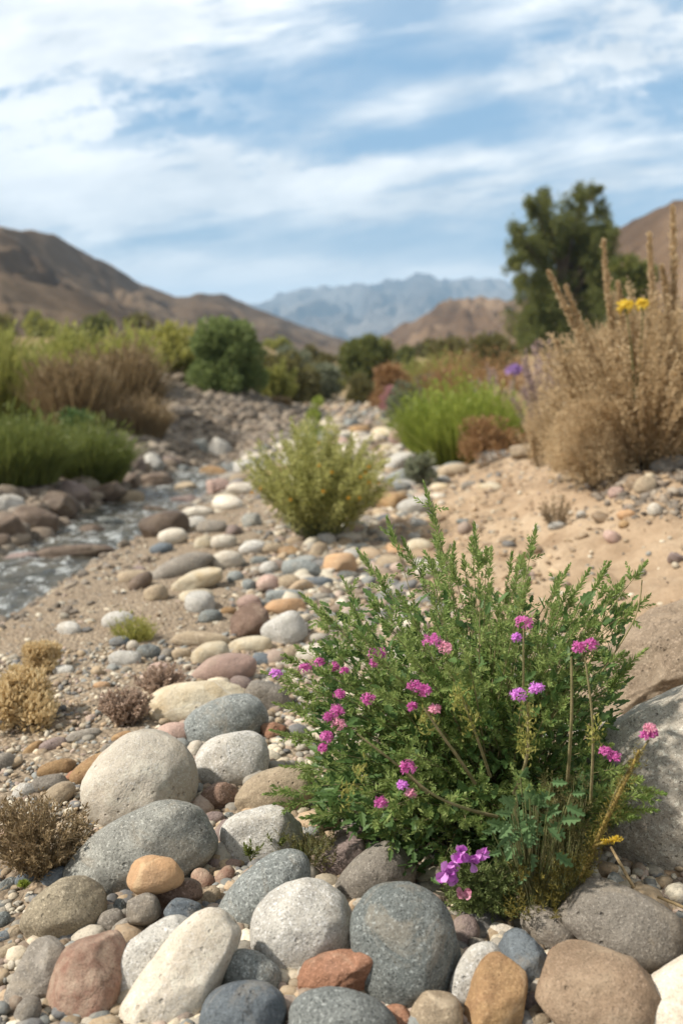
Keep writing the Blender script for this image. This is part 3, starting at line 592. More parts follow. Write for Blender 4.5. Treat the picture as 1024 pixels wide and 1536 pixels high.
# x0 y0 x1 y1 (bounding box in the photograph) | rotation | short/long axis ratio | material | shape | egg | label
TBL = """
122 1102 296 1252|35|.86|pale|r|.05|large pale beige boulder-like stone, biggest of the left pile
101 1210 322 1352|18|.56|grey|f|.08|large grey veined stone just below the big pale beige stone
292 1099 406 1187|12|.76|greyw|f|0|speckled off-white stone right of the big pale beige stone
350 1152 476 1232|18|.62|tan|r|0|smooth beige-tan stone half under the left side of the flowering bush
332 1211 455 1302|12|.72|greyw|b|0|light grey granite stone with a tiny green sprig in front
191 1283 276 1343|-4|.70|orange|f|-.12|small smooth orange-tan stone lying on the large grey veined stone
231 1321 304 1362|6|.55|brown|b|.1|dark reddish brown rough stone just below the orange-tan stone
246 1348 302 1387|-8|.7|slate|b|0|small blue-grey speckled stone below the dark reddish brown one
189 1341 240 1389|20|.85|ashy|b|0|small rough brown-grey stone below the orange-tan stone
318 1279 468 1412|42|.52|blueg|r|.08|tilted blue-grey oval stone left of the round beige-grey stone
373 1321 531 1462|18|.88|greyw|r|.06|big round beige-grey stone with brownish flecks near the bottom centre
32 1319 161 1419|14|.74|olive|r|.06|olive-tan freckled oval stone at the lower left
73 1396 197 1533|62|.80|redb|b|-.16|glossy red-brown rounded triangular stone at the lower left
13 1412 98 1524|58|.56|ashy|b|0|dark brown-grey stone tucked behind the red-brown triangular stone
165 1381 310 1500|25|.62|greyw|f|0|pale grey flat stone half under the long beige stone
168 1386 366 1572|47|.46|pale|f|.05|long beige slab-like stone leaning at the bottom edge
330 1425 424 1500|-18|.7|blueg|r|0|blue-grey stone right of the long beige stone
298 1475 432 1580|8|.8|slate|f|0|dark blue-grey stone at the bottom edge right of the long beige stone
438 1424 570 1512|14|.62|rust|a|.1|rusty orange-red angular stone below the round beige-grey stone
430 1487 596 1600|-8|.66|blueg|r|0|light blue-grey stone cut off by the bottom edge
522 1328 692 1515|100|.88|dark|f|.05|largest dark grey speckled stone at the bottom centre
500 1271 622 1368|34|.68|ashy|r|.12|brown-grey speckled stone behind the largest dark grey stone
468 1256 549 1326|38|.55|mauve|b|.1|brown stone peeping out under the bush behind the brown-grey speckled stone
500 1235 560 1275|10|.6|mauve|f|0|dusky stone in the shade beneath the left edge of the bush
676 1410 744 1512|58|.52|greyw|r|.15|small pale grey elongated stone right of the largest dark grey stone
692 1436 791 1560|78|.72|ochre|b|-.08|upright ochre-tan stone at the bottom right of centre
743 1396 830 1494|100|.82|slate|a|0|dark blue angular stone above the upright ochre-tan stone
806 1422 990 1570|-6|.78|umber|b|-.08|large tan-brown rounded rock at the bottom right
836 1326 1024 1446|-11|.60|ashy|f|.04|large dark grey-brown flat oval stone right of the small pink flowering plant
780 1358 866 1434|-25|.66|ashy|r|0|grey-brown stone half hidden behind the large flat oval stone
936 1402 1110 1620|52|.55|pale|b|0|pale rough rock filling the lower right corner
612 1488 694 1560|8|.75|tan|r|0|small tan stone at the bottom edge below the largest dark grey stone
672 1372 718 1428|60|.78|mauve|r|0|small round brown stone at the upper right of the largest dark grey stone
732 1388 790 1416|-14|.46|pale|r|0|thin pale pebble above the dark blue angular stone
778 1488 812 1530|70|.7|mauve|r|0|small brown pebble between the ochre-tan stone and the tan-brown rock
786 1518 826 1548|0|.8|tan|r|0|tan pebble at the bottom edge between ochre-tan stone and tan-brown rock
700 1412 745 1432|-30|.5|ashy|f|0|small grey pebble above the pale grey elongated stone
820 1412 862 1462|40|.7|rust|r|0|small rusty brown pebble left of the tan-brown rock
845 1422 880 1446|20|.6|mauve|r|0|little brown pebble wedged under the large flat oval stone
570 1508 622 1550|0|.7|rust|b|0|rusty brown pebble at the bottom edge beside the small tan stone
143 1364 187 1404|30|.8|ashy|r|0|small grey-brown stone right of the olive-tan freckled stone
166 1377 208 1407|20|.6|ashy|f|0|small flat grey stone above the pale grey flat stone
168 1349 192 1378|90|.7|blueg|r|0|tiny blue-grey pebble below the large grey veined stone
302 1330 331 1366|60|.75|tan|r|0|small beige pebble right of the dark reddish brown stone
287 1302 321 1338|-50|.75|redb|r|0|small reddish pebble right of the orange-tan stone
298 1362 330 1390|0|.8|tan|b|0|little tan pebble beside the small blue-grey speckled stone
228 1358 252 1388|70|.7|mauve|b|0|tiny brown pebble between two rough stones below the orange-tan one
320 1300 352 1336|45|.6|redb|f|0|reddish brown pebble left of the tilted blue-grey oval stone
310 1284 340 1312|-20|.7|mauve|r|0|mauve pebble between the large grey veined stone and the light grey granite
330 1288 362 1312|30|.6|pink|f|0|pinkish pebble under the light grey granite stone
62 1301 104 1334|28|.62|slate|r|0|smooth blue-grey pebble above the olive-tan freckled stone
24 1302 61 1332|28|.62|slate|r|0|smooth grey-blue pebble left of its blue-grey neighbour by the dry tuft
0 1314 24 1340|20|.6|blueg|r|0|grey pebble at the left edge below the dry twiggy tuft
-8 1368 17 1392|0|.8|dark|r|0|dark round pebble at the left edge
-6 1396 20 1414|0|.7|slate|r|0|small slate pebble at the left edge under the dark round one
5 1388 37 1414|30|.6|tan|r|0|tan pebble left of the olive-tan freckled stone
-10 1416 28 1442|24|.5|tan|r|0|flat tan pebble at the left edge above the dark brown-grey stone
16 1500 66 1548|60|.7|ashy|r|0|grey-brown pebble at the bottom left corner
88 1536 130 1580|20|.6|ashy|r|0|small grey pebble at the bottom edge under the red-brown stone
300 1174 358 1219|14|.72|brown|b|0|brown pitted stone below the speckled off-white stone
303 1216 337 1243|10|.7|mauve|r|0|small brown stone beside the right end of the large grey veined stone
318 1228 356 1280|60|.72|mauve|b|0|upright brown stone left of the light grey granite stone
280 1200 302 1220|0|.7|redb|r|0|tiny reddish pebble right of the big pale beige stone
336 1218 352 1232|0|.6|blueg|r|0|tiny grey pebble between the brown stones
277 1110 306 1148|62|.66|pale|r|0|small cream stone between the big pale stone and the speckled off-white stone
306 1104 320 1122|50|.55|greyw|r|0|tiny white pebble above the speckled off-white stone
272 1046 404 1122|14|.60|blueg|r|.08|speckled blue-grey oval stone behind the speckled off-white stone
218 1022 372 1094|2|.46|cream|f|0|long cream stone with a yellow stain behind the blue-grey oval
387 1082 426 1114|-18|.8|rust|a|0|small rusty red round stone left of the bush
286 980 386 1032|12|.5|pink|r|0|pinkish oval stone behind the long cream stone
286 962 345 1002|16|.66|cream|r|0|round cream stone behind the pinkish oval stone
257 947 346 977|-4|.36|tan|r|0|flat tan stone behind the round cream stone
342 954 409 986|4|.46|cream|r|0|cream oval stone beside the flat tan stone
392 922 462 976|30|.8|greyw|b|0|smooth light grey round stone below the dark brown conical rock
340 908 408 964|30|.85|brown|a|0|dark brown conical rock between the pale stones
407 966 456 1004|28|.5|tan|r|0|narrow tan stone below the smooth light grey stone
434 965 498 1001|16|.5|pale|r|0|pale beige stone beside the left top of the bush
488 970 512 995|40|.8|pale|a|0|small whitish rough stone touching the bush
378 978 410 1004|-10|.7|slate|f|0|small slate blue stone behind the pinkish oval stone
344 1013 380 1040|-20|.7|mauve|r|0|mauve stone between the pinkish oval and the long cream stone
366 1020 434 1076|-20|.72|ashy|b|0|beige-grey stone behind the small rusty red stone
230 1082 286 1120|10|.6|pink|r|0|pink-beige stone half behind the big pale beige stone
108 1128 170 1184|28|.56|ochre|f|.1|orange-brown stone touching the left of the big pale beige stone
98 1156 118 1176|40|.7|rust|r|0|small rusty knob of stone left of the orange-brown stone
56 1140 116 1166|8|.36|ochre|f|0|flat ochre stone left of the orange-brown stone
48 1162 102 1190|6|.4|ashy|f|0|flat grey stone below the flat ochre stone
-20 1130 26 1160|6|.5|ashy|r|0|grey-brown stone at the left edge above the dry twiggy tuft
62 1172 112 1216|35|.6|tan|f|0|grey-tan stone behind the dry twiggy tuft
20 1168 56 1204|10|.6|greyw|a|0|rough pale stone behind the left part of the dry twiggy tuft
0 1230 42 1270|30|.7|pink|a|0|pale pinkish rock inside the dry twiggy tuft
168 1096 200 1116|10|.5|ochre|r|0|small olive-ochre stone behind the big pale beige stone
100 1094 152 1114|8|.34|ashy|f|0|flat grey stone on the gravel flat left of the pink-beige stone
34 1112 66 1134|30|.45|ochre|f|0|orange flake of stone on the gravel flat
60 1106 100 1130|14|.5|mauve|f|0|dusky flat stone beside the orange flake
150 1112 190 1132|20|.5|ashy|f|0|flat grey-brown stone behind the orange-brown stone
140 1022 166 1036|0|.5|orange|r|0|small orange pebble beside the brown seed-head plant
222 992 254 1018|10|.7|pink|r|0|pink stone within the upper brown seed-head plant
256 972 288 992|4|.55|tan|r|0|small tan stone below the flat tan stone
204 966 242 992|0|.6|blueg|r|0|blue-grey stone right of the green tuft
240 972 262 991|0|.8|ashy|r|0|small grey stone beside the blue-grey one near the green tuft
190 960 210 978|0|.8|pale|r|0|small pale stone at the foot of the green tuft
164 954 196 974|0|.6|slate|f|0|dark slate stone at the foot of the green tuft
355 892 392 918|6|.66|pink|r|0|pink stone behind the dark brown conical rock
394 898 458 926|4|.42|orange|f|0|flat peach-orange stone behind the smooth light grey stone
398 884 456 904|2|.34|blueg|f|0|flat blue-grey stone behind the flat peach-orange stone
330 910 356 926|0|.5|ochre|r|0|small ochre pebble left of the dark brown conical rock
297 914 334 938|4|.5|dark|f|0|dark grey flat stone left of the dark brown conical rock
384 861 422 890|4|.66|pink|r|0|left one of two touching pinkish tan stones
416 862 454 889|-4|.66|tan|r|0|right one of two touching pinkish tan stones
258 849 334 896|20|.44|cream|f|-.1|long cream stone with an orange end near the stream
314 826 366 858|6|.6|pale|r|0|white stone behind the long cream and orange stone
340 856 366 878|0|.8|blueg|r|0|small blue-grey stone beside the long cream and orange stone
363 868 387 889|0|.8|blueg|b|0|small grey-blue stone left of the two touching pinkish stones
217 876 252 906|10|.8|tan|b|0|squarish cream-tan stone near the water
221 828 322 878|20|.36|ashy|f|0|long brown-grey stone lying by the stream
194 856 228 892|40|.6|wetb|f|0|wet dark brown rock at the edge of the stream
208 766 285 814|4|.5|wetb|f|0|large wet brown rock in the stream bend
272 759 322 779|-2|.36|pale|f|0|flat beige stone behind the white stones near the stream
279 774 313 798|0|.7|greyw|r|0|whitish round stone right of the large wet brown rock
294 780 346 804|-6|.44|ashy|f|0|brown-grey flat stone beside the whitish round stone
237 792 282 820|4|.6|pale|r|0|beige round stone below the large wet brown rock
316 802 356 827|0|.6|pale|r|0|white flat stone left of the yellow-green bush foot
290 804 320 828|10|.8|cream|b|0|small cream block below the brown-grey flat stone
358 810 400 836|6|.55|greyw|r|0|white stone at the foot of the yellow-green bush
392 814 428 834|0|.5|tan|f|0|flat yellowish stone at the foot of the yellow-green bush
422 838 482 870|-6|.5|blueg|r|0|grey stone below the yellow-green bush
390 840 416 866|20|.8|greyw|r|0|small light grey stone left of the grey stone below the bush
375 834 402 849|0|.5|dark|f|0|dark grey small flat stone below the yellow-green bush
483 829 536 868|4|.7|orange|b|0|peach-coloured rounded stone among the grey mid stones
451 865 504 883|-4|.34|slate|f|0|flat blue stone below the peach-coloured stone
504 856 542 874|-4|.4|dark|f|0|flat dark stone right of the flat blue stone
472 799 504 821|0|.6|greyw|r|0|bluish white stone at the right foot of the yellow-green bush
500 799 542 817|0|.45|pale|f|0|pale flat stone right of the bluish white stone
580 703 626 736|16|.66|blueg|b|0|blue-grey block beside the small sage plant
594 744 650 780|10|.56|greyw|f|0|grey flat stone where the sand bank begins
652 694 702 724|14|.5|tan|f|0|beige stone on the edge of the sand bank
712 674 770 700|4|.42|greyw|f|0|flat light grey stone in front of the rusty low shrub
764 666 816 690|6|.4|tan|f|0|flat golden tan stone left of the big dry bush
970 754 992 776|0|.85|pale|r|0|small bright white stone on the sand bank
924 764 952 781|4|.5|orange|r|0|small orange stone on the sand bank
904 794 930 818|-20|.7|pink|b|0|dull pinkish stone on the sand bank
911 730 937 750|0|.7|pink|r|0|pinkish pebble in front of the big dry bush
822 780 846 800|10|.6|greyw|f|0|grey pebble on the middle of the sand bank
656 750 668 760|0|.7|pale|r|0|tiny white pebble at the left of the sand bank
1000 828 1024 846|0|.6|mauve|a|0|brown clod of stone at the right edge of the sand bank
954 920 1030 950|14|.4|tan|a|0|crusty tan flake of rock lying above the tan boulder
975 678 1024 720|10|.6|ashy|a|0|grey-brown rock at the foot of the big dry bush
948 714 984 744|0|.7|tan|a|0|tan rock beside the foot of the big dry bush
584 636 634 678|-20|.8|pink|b|0|pale pink boulder in the dry bed beyond the yellow-green bush
428 780 452 796|0|.6|blueg|r|0|small blue-grey stone peeping under the yellow-green bush
"""
def load_table():
    for ln in TBL.strip().splitlines():
        bb, rot, k, mat, shp, egg, label = [q.strip() for q in ln.split('|')]
        x0, y0, x1, y1 = map(float, bb.split()); rot = float(rot); k = float(k)
        w, h = (x1 - x0) / 2, (y1 - y0) / 2
        if abs(rot) < 9 : a, b = w, h
        else:
            a = math.sqrt((w * w + h * h) / (1 + k * k)); b = a * k
        sub = 5 if max(a, b) > 60 else 4 if max(a, b) > 24 else 3
        dr = -.07 if label.startswith('small smooth orange-tan') else -.03 if label.startswith(('dark reddish brown rough', 'small blue-grey speckled', 'small rough brown-grey', 'small pale grey elongated', 'large dark grey-brown flat')) else 0
        stone((x0 + x1) / 2, (y0 + y1) / 2, a, b, rot, mat, label, shp, sub, float(egg), dr=dr)
load_table()

# boulders at the right of the bush
def boulder(pts_c, a, b, rot, mat, label, kind, depth, lift=.1, dr=0.):
    return stone(pts_c[0], pts_c[1], a, b, rot, mat, label, kind, 6, 0, depth, 'boulder', 'boulder', 'boulders beside the flowering bush', lift, dr)
SM['boul'] = stonemat('grey_brown_boulder', (.46, .43, .365), (.34, .295, .24), .5, fine=240, blotch=5, pits=.2)
SM['bould'] = stonemat('tan_boulder', (.33, .255, .18), (.22, .165, .115), .4, fine=240, blotch=9, pits=.3)
boulder((1040, 1190), 175, 160, 62, 'boul', 'large grey-brown boulder at the right edge beside the flowering bush', 'f', .20)
boulder((1005, 1000), 165, 92, 30, 'bould', 'tan wrinkled boulder behind the large grey-brown boulder', 'a', .16, .1, -.02)

# ------------------------------------------------------------------ rocks along the stream
RT = """
-10 741 37 774|0|greyw|pale grey rock at the left edge on the stream bank
18 759 89 808|-6|wetb|round brown rock on the left stream bank below the pale grey rock
-24 768 42 820|-10|wetb|wet brown rock cut by the left edge beside the stream
64 738 119 782|-24|wetb|dark brown rock leaning on the left stream bank
84 722 137 760|-20|mauve|mauve-brown rock under the green grass clump
104 706 147 737|-14|tan|tan-brown rock at the foot of the green grass clump
128 724 192 760|10|wetb|broad brown rock on the left stream bank
141 701 184 728|0|tan|orange-tinged rock right of the green grass clump
178 709 212 738|0|wetb|dark rock at the far bend of the stream
186 680 219 716|-30|mauve|brown rock below the gravel mound
211 680 247 714|-24|greyw|light grey rock below the gravel mound
204 708 262 738|4|wetb|long brown rock at the water beyond the rapid
238 684 272 704|0|mauve|small brown rock beyond the long brown rock
286 658 314 686|0|blueg|blue-grey rock at the head of the stream
312 660 348 692|-30|greyw|pale slanting rock at the head of the stream
150 774 187 797|0|dark|mossy dark rock in the middle of the stream
110 764 150 780|0|tan|tan rock just breaking the water
48 816 178 848|4|wetb|long low brown rock across the stream
6 828 58 852|0|mauve|brown rock at the left edge of the stream below the long low rock
158 735 218 762|-4|tan|tan rock standing in the stream
213 758 252 776|0|wetb|dark brown flat rock beside the rapid
298 698 342 719|0|ochre|golden brown rock at the upper stream
308 716 344 746|-10|pink|peach rock on the right bank of the stream
255 742 300 762|0|mauve|brown rock on the right bank of the stream
-16 800 20 834|0|wetb|dark rock at the left edge touching the stream
120 786 160 806|0|wetb|dark submerged rock left of the mossy dark rock
246 696 286 714|0|blueg|grey rock in the narrow upper stream
350 690 384 712|0|greyw|pale rock where the stream disappears
262 722 300 742|0|tan|flat tan rock right of the rapid
"""
for ln in RT.strip().splitlines():
    bb, rot, mat, label = [q.strip() for q in ln.split('|')]
    x0, y0, x1, y1 = map(float, bb.split())
    stone((x0 + x1) / 2, (y0 + y1) / 2, (x1 - x0) / 2, (y1 - y0) / 2, float(rot), mat, label, 'a' if 'pale' not in label else 'b', 4, 0, None, 'rock', 'rock', 'rocks along the stream')

# ------------------------------------------------------------------ plants
PLANTS = []    # (x, y, radius) kept clear of scattered stones
LEAFP = [(.12, .07), (.3, .26), (.38, .15), (.58, .24), (.66, .12), (.82, .14)]
def bezier(a, b, c, n=8):
    t = np.linspace(0, 1, n)[:, None]; return (1 - t) ** 2 * a + 2 * t * (1 - t) * b + t * t * c
def shrub(name, label, x0, x1, ytop, ybase, Y, leaf, L, Wd, n, style='leafy', stem='brown', name2='foliage', group=None, cat='shrub', blobs=None, upright=.3, flowers=None, depth=None, lean=0., nb=None):
    """a bush spanning photo columns x0..x1; its foot at distance Y (None: where the sight line meets the ground)"""
    cx = (x0 + x1) / 2
    if Y is None: Pb, _ = hit(cx, ybase); Y = Pb[1]
    else: Pb = at(cx, ybase, Y); Pb[2] = min(Pb[2], float(H(Pb[0], Pb[1])) + .02) if Y < 25 else float(H(Pb[0], Pb[1]))
    g = float(H(Pb[0], Pb[1])); Pb[2] = g - .01
    top = at(cx, ytop, Y)[2]; hh = top - g; ww = (x1 - x0) / F * Y / 2 * (1.14 if style == 'leafy' else 1.0); dp = depth or ww * .8
    root = empty(name, Pb, label, cat, group); PLANTS.append((Pb[0], Pb[1], ww * .8))
    G = Geo(); SG = Geo()
    if style == 'leafy':
        nb = nb or 16
        C_ = []; th = rng.uniform(0, 2 * math.pi, nb); rr = np.sqrt(rng.uniform(0, 1, nb))
        zz = rng.uniform(.16, .84, nb)
        sh = np.sqrt(np.clip(1 - ((zz - .35) / .62) ** 2, .05, 1))
        C_ = np.stack([np.cos(th) * rr * ww * .72 * sh + lean * zz * hh, np.sin(th) * rr * dp * .72 * sh, zz * hh], 1)
        rb = min(ww, hh) * rng.uniform(.24, .40, nb) * (1 if nb < 30 else .8)
        for c, r_ in zip(C_, rb):
            k = int(n / nb); d = rdir(k); rad = r_ * rng.uniform(.45, 1.08, k) ** .6
            P = c + d * rad[:, None] * [1, 1, .9]; ok = P[:, 2] > .01 * hh
            P = P[ok]; d = d[ok]; kk = len(P)
            D = nrm(d * .8 + rng.normal(0, .5, (kk, 3)) + [0, 0, upright])
            G.leaves(P + Pb, D, rdir(kk), 1.15 * L * rng.uniform(.6, 1.3, kk), 1.2 * Wd * rng.uniform(.7, 1.2, kk))
            SG.tube(bezier(np.array([0, 0, 0.]) + rng.normal(0, .02, 3) * ww, np.array([c[0] * .3, c[1] * .3, c[2] * .7]), c, 5) + Pb, .012 * hh + .002, .004 * hh, 4)
    elif style in ('grass', 'reed'):
        k = n; th = rng.uniform(0, 2 * math.pi, k); rr = np.sqrt(rng.uniform(0, 1, k))
        P = np.stack([np.cos(th) * rr * ww * .75, np.sin(th) * rr * dp * .75, np.zeros(k)], 1)
        out = np.stack([np.cos(th) * rr, np.sin(th) * rr, np.zeros(k)], 1)
        spread = .35 if style == 'grass' else .12
        D = nrm(out * spread + rng.normal(0, .12, (k, 3)) + [0, 0, 1]); B = out * .25 + rng.normal(0, .10, (k, 3)) + [0, 0, -.12]
        hm = hh * np.sqrt(np.clip(1.05 - rr ** 2 * .6, .1, 1)) * (1 + .22 * vn(P[:, 0] * 2.2 / max(ww, .1) + Pb[0], P[:, 1], 3)) * rng.uniform(.55, 1.12, k)
        G.blades(P + Pb, D, B, hm, Wd, 4)
        m_ = int(n * .9); P2 = P[:m_] + (D[:m_] * (hm[:m_] * rng.uniform(.3, 1., m_))[:, None])
        G.leaves(P2 + Pb, nrm(D[:m_] + rng.normal(0, .5, (m_, 3))), rdir(m_), L * rng.uniform(.6, 1.3, m_), Wd * 1.6)
        for _ in range(7):
            a = rng.uniform(0, 6.28); c = np.array([math.cos(a) * ww * .5, math.sin(a) * dp * .5, hh * .6])
            SG.tube(bezier(np.zeros(3), c * [.3, .3, .6], c, 5) + Pb, .006, .002, 4)
    elif style in ('plume', 'twig'):
        k = nb or 60; th = rng.uniform(0, 2 * math.pi, k); rr = np.sqrt(rng.uniform(0, 1, k))
        out = np.stack([np.cos(th) * rr * ww, np.sin(th) * rr * dp, np.zeros(k)], 1)
        hm = hh * (1.0 - .35 * rr ** 2) * rng.uniform(.55, 1.04, k)
        P0 = out * .25
        tip = out * 1.0 + np.stack([np.full(k, lean * hh), np.zeros(k), hm], 1)
        m_ = max(4, int(n / k))
        for a, b in zip(P0, tip):
            mid = (a + b) / 2 + np.array([a[0] - b[0], a[1] - b[1], 0]) * .22
            pts = bezier(a, mid, b, 7); SG.tube(pts + Pb, .0035 * (hh + .3), .0012 * (hh + .3), 3)
            tt = rng.uniform(.22, 1.02, m_) if style == 'plume' else rng.uniform(.35, 1.05, m_)
            c = (1 - tt)[:, None] ** 2 * a + 2 * (tt * (1 - tt))[:, None] * mid + (tt ** 2)[:, None] * b
            ax = nrm(b - mid); sp = (.055 if style == 'plume' else .11) * hh
            c = c + rdir(m_) * (sp * rng.uniform(.1, 1, m_) * np.clip(1.3 - tt, .35, 1))[:, None]
            G.leaves(c + Pb, nrm(ax + rng.normal(0, .7, (m_, 3))), rdir(m_), L * rng.uniform(.5, 1.3, m_), Wd * rng.uniform(.7, 1.2, m_))
    G.obj(name2, LM[leaf], root, Pb)
    so = SG.obj('stems', ST[stem], root, Pb, True)
    if flowers:
        fm, cnt, size = flowers
        for _ in range(cnt):
            d = rdir(1)[0]; d[1] = -abs(d[1]) * .9 - .2; d[2] = abs(d[2]) * rng.uniform(.0, 1)
            P = Pb + np.array([0, 0, hh * .42]) + d * [ww * .85, dp * .85, hh * .5]
            FG = Geo(); q = 14; dd = rdir(q); dd[:, 1] -= .4
            FG.leaves(np.repeat(P[None], q, 0) + dd * size * .1, dd, rdir(q), size * .55, size * .35)
            FG.obj('flower', LM[fm], root, Pb)
    return root, Pb, ww, hh

# ---- the flowering bush in front
def sprig(G, a, b, nl, ll, lw, ang=.85, taper=.55):
    """leaflets along a straight twig a->b"""
    ax = b - a; Ls = np.linalg.norm(ax); ax = ax / Ls
    ref = nrm(rng.normal(0, 1, 3)); u = nrm(np.cross(ax, ref)); w = np.cross(ax, u)
    t = np.linspace(.08, 1, nl); th = np.arange(nl) * 2.4 + rng.uniform(0, 6)
    rad = np.cos(th)[:, None] * u + np.sin(th)[:, None] * w
    aa = ang * (1 - .55 * t ** 3)
    D = rad * np.sin(aa)[:, None] + ax * np.cos(aa)[:, None]
    P = a + ax * (t * Ls)[:, None]
    G.leaves(P, D + rng.normal(0, .12, (nl, 3)), ax + rng.normal(0, .3, (nl, 3)), ll * (1 - taper * t ** 2) * rng.uniform(.75, 1.2, nl), lw * rng.uniform(.8, 1.2, nl), .2)
def flower_head(root, loc, P, r, mat='magenta', n=26, up=(0, -.35, 1), nm='flower_head', psz=.0062):
    G = Geo(); up = nrm(np.array(up, float))
    c = rdir(n); c = nrm(c + up * .7)
    cen = P + c * r * [1.15, 1.15, .85] * rng.uniform(.4, 1.2, n)[:, None]
    for q in range(5):
        a = q * 2 * math.pi / 5 + rng.uniform(0, 1, n)
        ref = nrm(np.cross(c, [.3, .2, .9])); w = np.cross(c, ref)
        D = ref * np.cos(a)[:, None] + w * np.sin(a)[:, None] + c * .35
        G.leaves(cen, D, c, psz * rng.uniform(.7, 1.3, n), psz * .42, .1, .65)
    return G.obj(nm, LM[mat], root, loc)
def in_poly(poly, x, y):
    p = np.array(poly, float); j = len(p) - 1; ins = np.zeros(len(x), bool)
    for i in range(len(p)):
        c = ((p[i, 1] > y) != (p[j, 1] > y)) & (x < (p[j, 0] - p[i, 0]) * (y - p[i, 1]) / (p[j, 1] - p[i, 1] + 1e-9) + p[i, 0]); ins ^= c; j = i
    return ins
BUSH = [(418, 1012), (452, 985), (470, 925), (500, 905), (545, 845), (575, 812), (620, 830), (650, 850), (700, 820), (740, 850), (790, 835), (825, 860), (880, 865), (915, 875), (945, 880),
        (950, 940), (925, 985), (935, 1040), (915, 1080), (925, 1150), (960, 1180), (940, 1230), (880, 1290), (800, 1330), (700, 1330), (640, 1290), (560, 1255), (500, 1240), (450, 1215), (455, 1160), (435, 1090)]
def build_bush():
    B0 = np.array([.27, 1.74, float(H(.27, 1.74))])
    root = empty('flowering_bush', B0, 'large feathery green bush with magenta flower heads growing among the stones', 'bush')
    PLANTS.append((.27, 1.80, .20))
    F1, F2, SG = Geo(), Geo(), Geo()
    N = 2600; X = rng.uniform(400, 1000, N); Y = rng.uniform(790, 1340, N); k = in_poly(BUSH, X, Y); X, Y = X[k], Y[k]
    # spread picks evenly
    pick = []; 
    for x, y in zip(X, Y):
        if all((x - a) ** 2 + (y - b) ** 2 > 26 ** 2 for a, b in pick): pick.append((x, y))
    pick = pick[:330]
    tips = []
    for x, y in pick:
        if y < 960 and float(vn(x / 55., y / 55., 3.3)) > .28: continue
        q = min(1, math.hypot((x - 690) / 290, (y - 1060) / 270)); hr = .34 * math.sqrt(max(0, 1 - q * q)) + .04
        for rep in range(2):
            yy = 1.80 + (rng.uniform(-1, -.2) if rep == 0 else rng.uniform(-.3, 1)) * hr - (.12 if y > 1180 else 0)
            tips.append((x + rng.normal(0, 8), y + rng.normal(0, 8), max(1.28, yy), 0))
    for e in [(643, 752, 1.78, 3), (585, 792, 1.85, 1), (712, 803, 1.8, 1), (800, 806, 1.75, 1), (766, 838, 1.78, 0), (905, 858, 1.8, 1), (962, 852, 1.72, 2), (960, 905, 1.74, 1), (410, 1014, 1.72, 1), (463, 902, 1.85, 1),
              (485, 925, 1.8, 1), (545, 838, 1.9, 1), (570, 868, 1.85, 1), (520, 880, 1.85, 1), (680, 830, 1.85, 1), (735, 838, 1.85, 1), (845, 862, 1.8, 1), (875, 868, 1.8, 1), (925, 880, 1.8, 1),
              (428, 1060, 1.7, 1), (425, 1100, 1.7, 1), (440, 1150, 1.65, 1), (430, 1205, 1.6, 1), (470, 1225, 1.58, 1), (415, 1190, 1.6, 1), (955, 985, 1.7, 1), (935, 1010, 1.7, 1), (982, 1188, 1.52, 1), (965, 1215, 1.5, 1), (950, 1170, 1.52, 1), (958, 1195, 1.5, 1), (940, 1225, 1.5, 1), (925, 1190, 1.5, 1), (940, 1150, 1.55, 1), (610, 822, 1.85, 1), (655, 820, 1.8, 1)]:
        tips.append(e)
    for (x, y, Yd, kind) in tips:
        T_ = at(x, y, Yd); T_[2] = max(T_[2], .03 + float(H(T_[0], T_[1])))
        b0 = B0 + rng.normal(0, .03, 3) * [1, 1, 0] ; d = T_ - b0
        midp = b0 + d * .5 + np.array([-d[0] * .12, -d[1] * .12, .10 * np.linalg.norm(d[:2]) + .02])
        pts = bezier(b0, midp, T_, 12); Ltot = np.linalg.norm(d)
        SG.tube(pts, .0022 if rng.random() < .2 else .0014, .0006, 4)
        lf = rng.uniform(.85, 1.15)
        ns = int(5 + Ltot * 19)
        for s_ in range(ns):
            u = rng.uniform(.42, .98); f = u * 11; i = int(f); p = pts[i] * (1 - f + i) + pts[min(i + 1, 11)] * (f - i)
            ax = nrm(pts[min(i + 1, 11)] - pts[max(i - 1, 0)]); dr = nrm(ax * .7 + rdir(1)[0] * 1.0 + [0, 0, .25])
            sl = rng.uniform(.022, .05) * (1.25 - u * .5)
            bb = p + dr * sl
            sprig(F1, p, bb, int(9 + sl * 230), .0135 * lf * (.7 + sl * 9), .0045 * lf)
        # terminal
        ax = nrm(pts[-1] - pts[-4])
        tl = {0: .035, 1: .07, 2: .045, 3: .12}[kind]
        sprig(F1, T_ - ax * tl * .7, T_ + ax * tl * .3, int(18 + tl * 620), .015 if kind == 0 else .018, .0038, .75, .6)
        if kind == 3:
            for s_ in range(7):
                p = T_ - ax * rng.uniform(.02, .13); bb = p + nrm(ax + rdir(1)[0] * .7) * .03; sprig(F1, p, bb, 14, .011, .003)
    # broad lobed leaves deeper inside and low down
    n = 6500; X = rng.uniform(480, 950, n); Y = rng.uniform(900, 1340, n); k = in_poly(BUSH, X, Y) & (rng.uniform(0, 1, n) < np.clip((Y - 880) / 260, .15, 1)); X, Y = X[k], Y[k]
    q = np.clip(np.hypot((X - 700) / 270, (Y - 1080) / 260), 0, 1); Yd = 1.80 + rng.uniform(-.9, .7, len(X)) * .30 * np.sqrt(1 - q * q) - np.where(Y > 1180, .10, 0)
    P = at(X, Y, Yd); P[:, 2] = np.maximum(P[:, 2], .015)
    D = nrm((P - B0) * [1, 1, .6] + rng.normal(0, .16, P.shape))
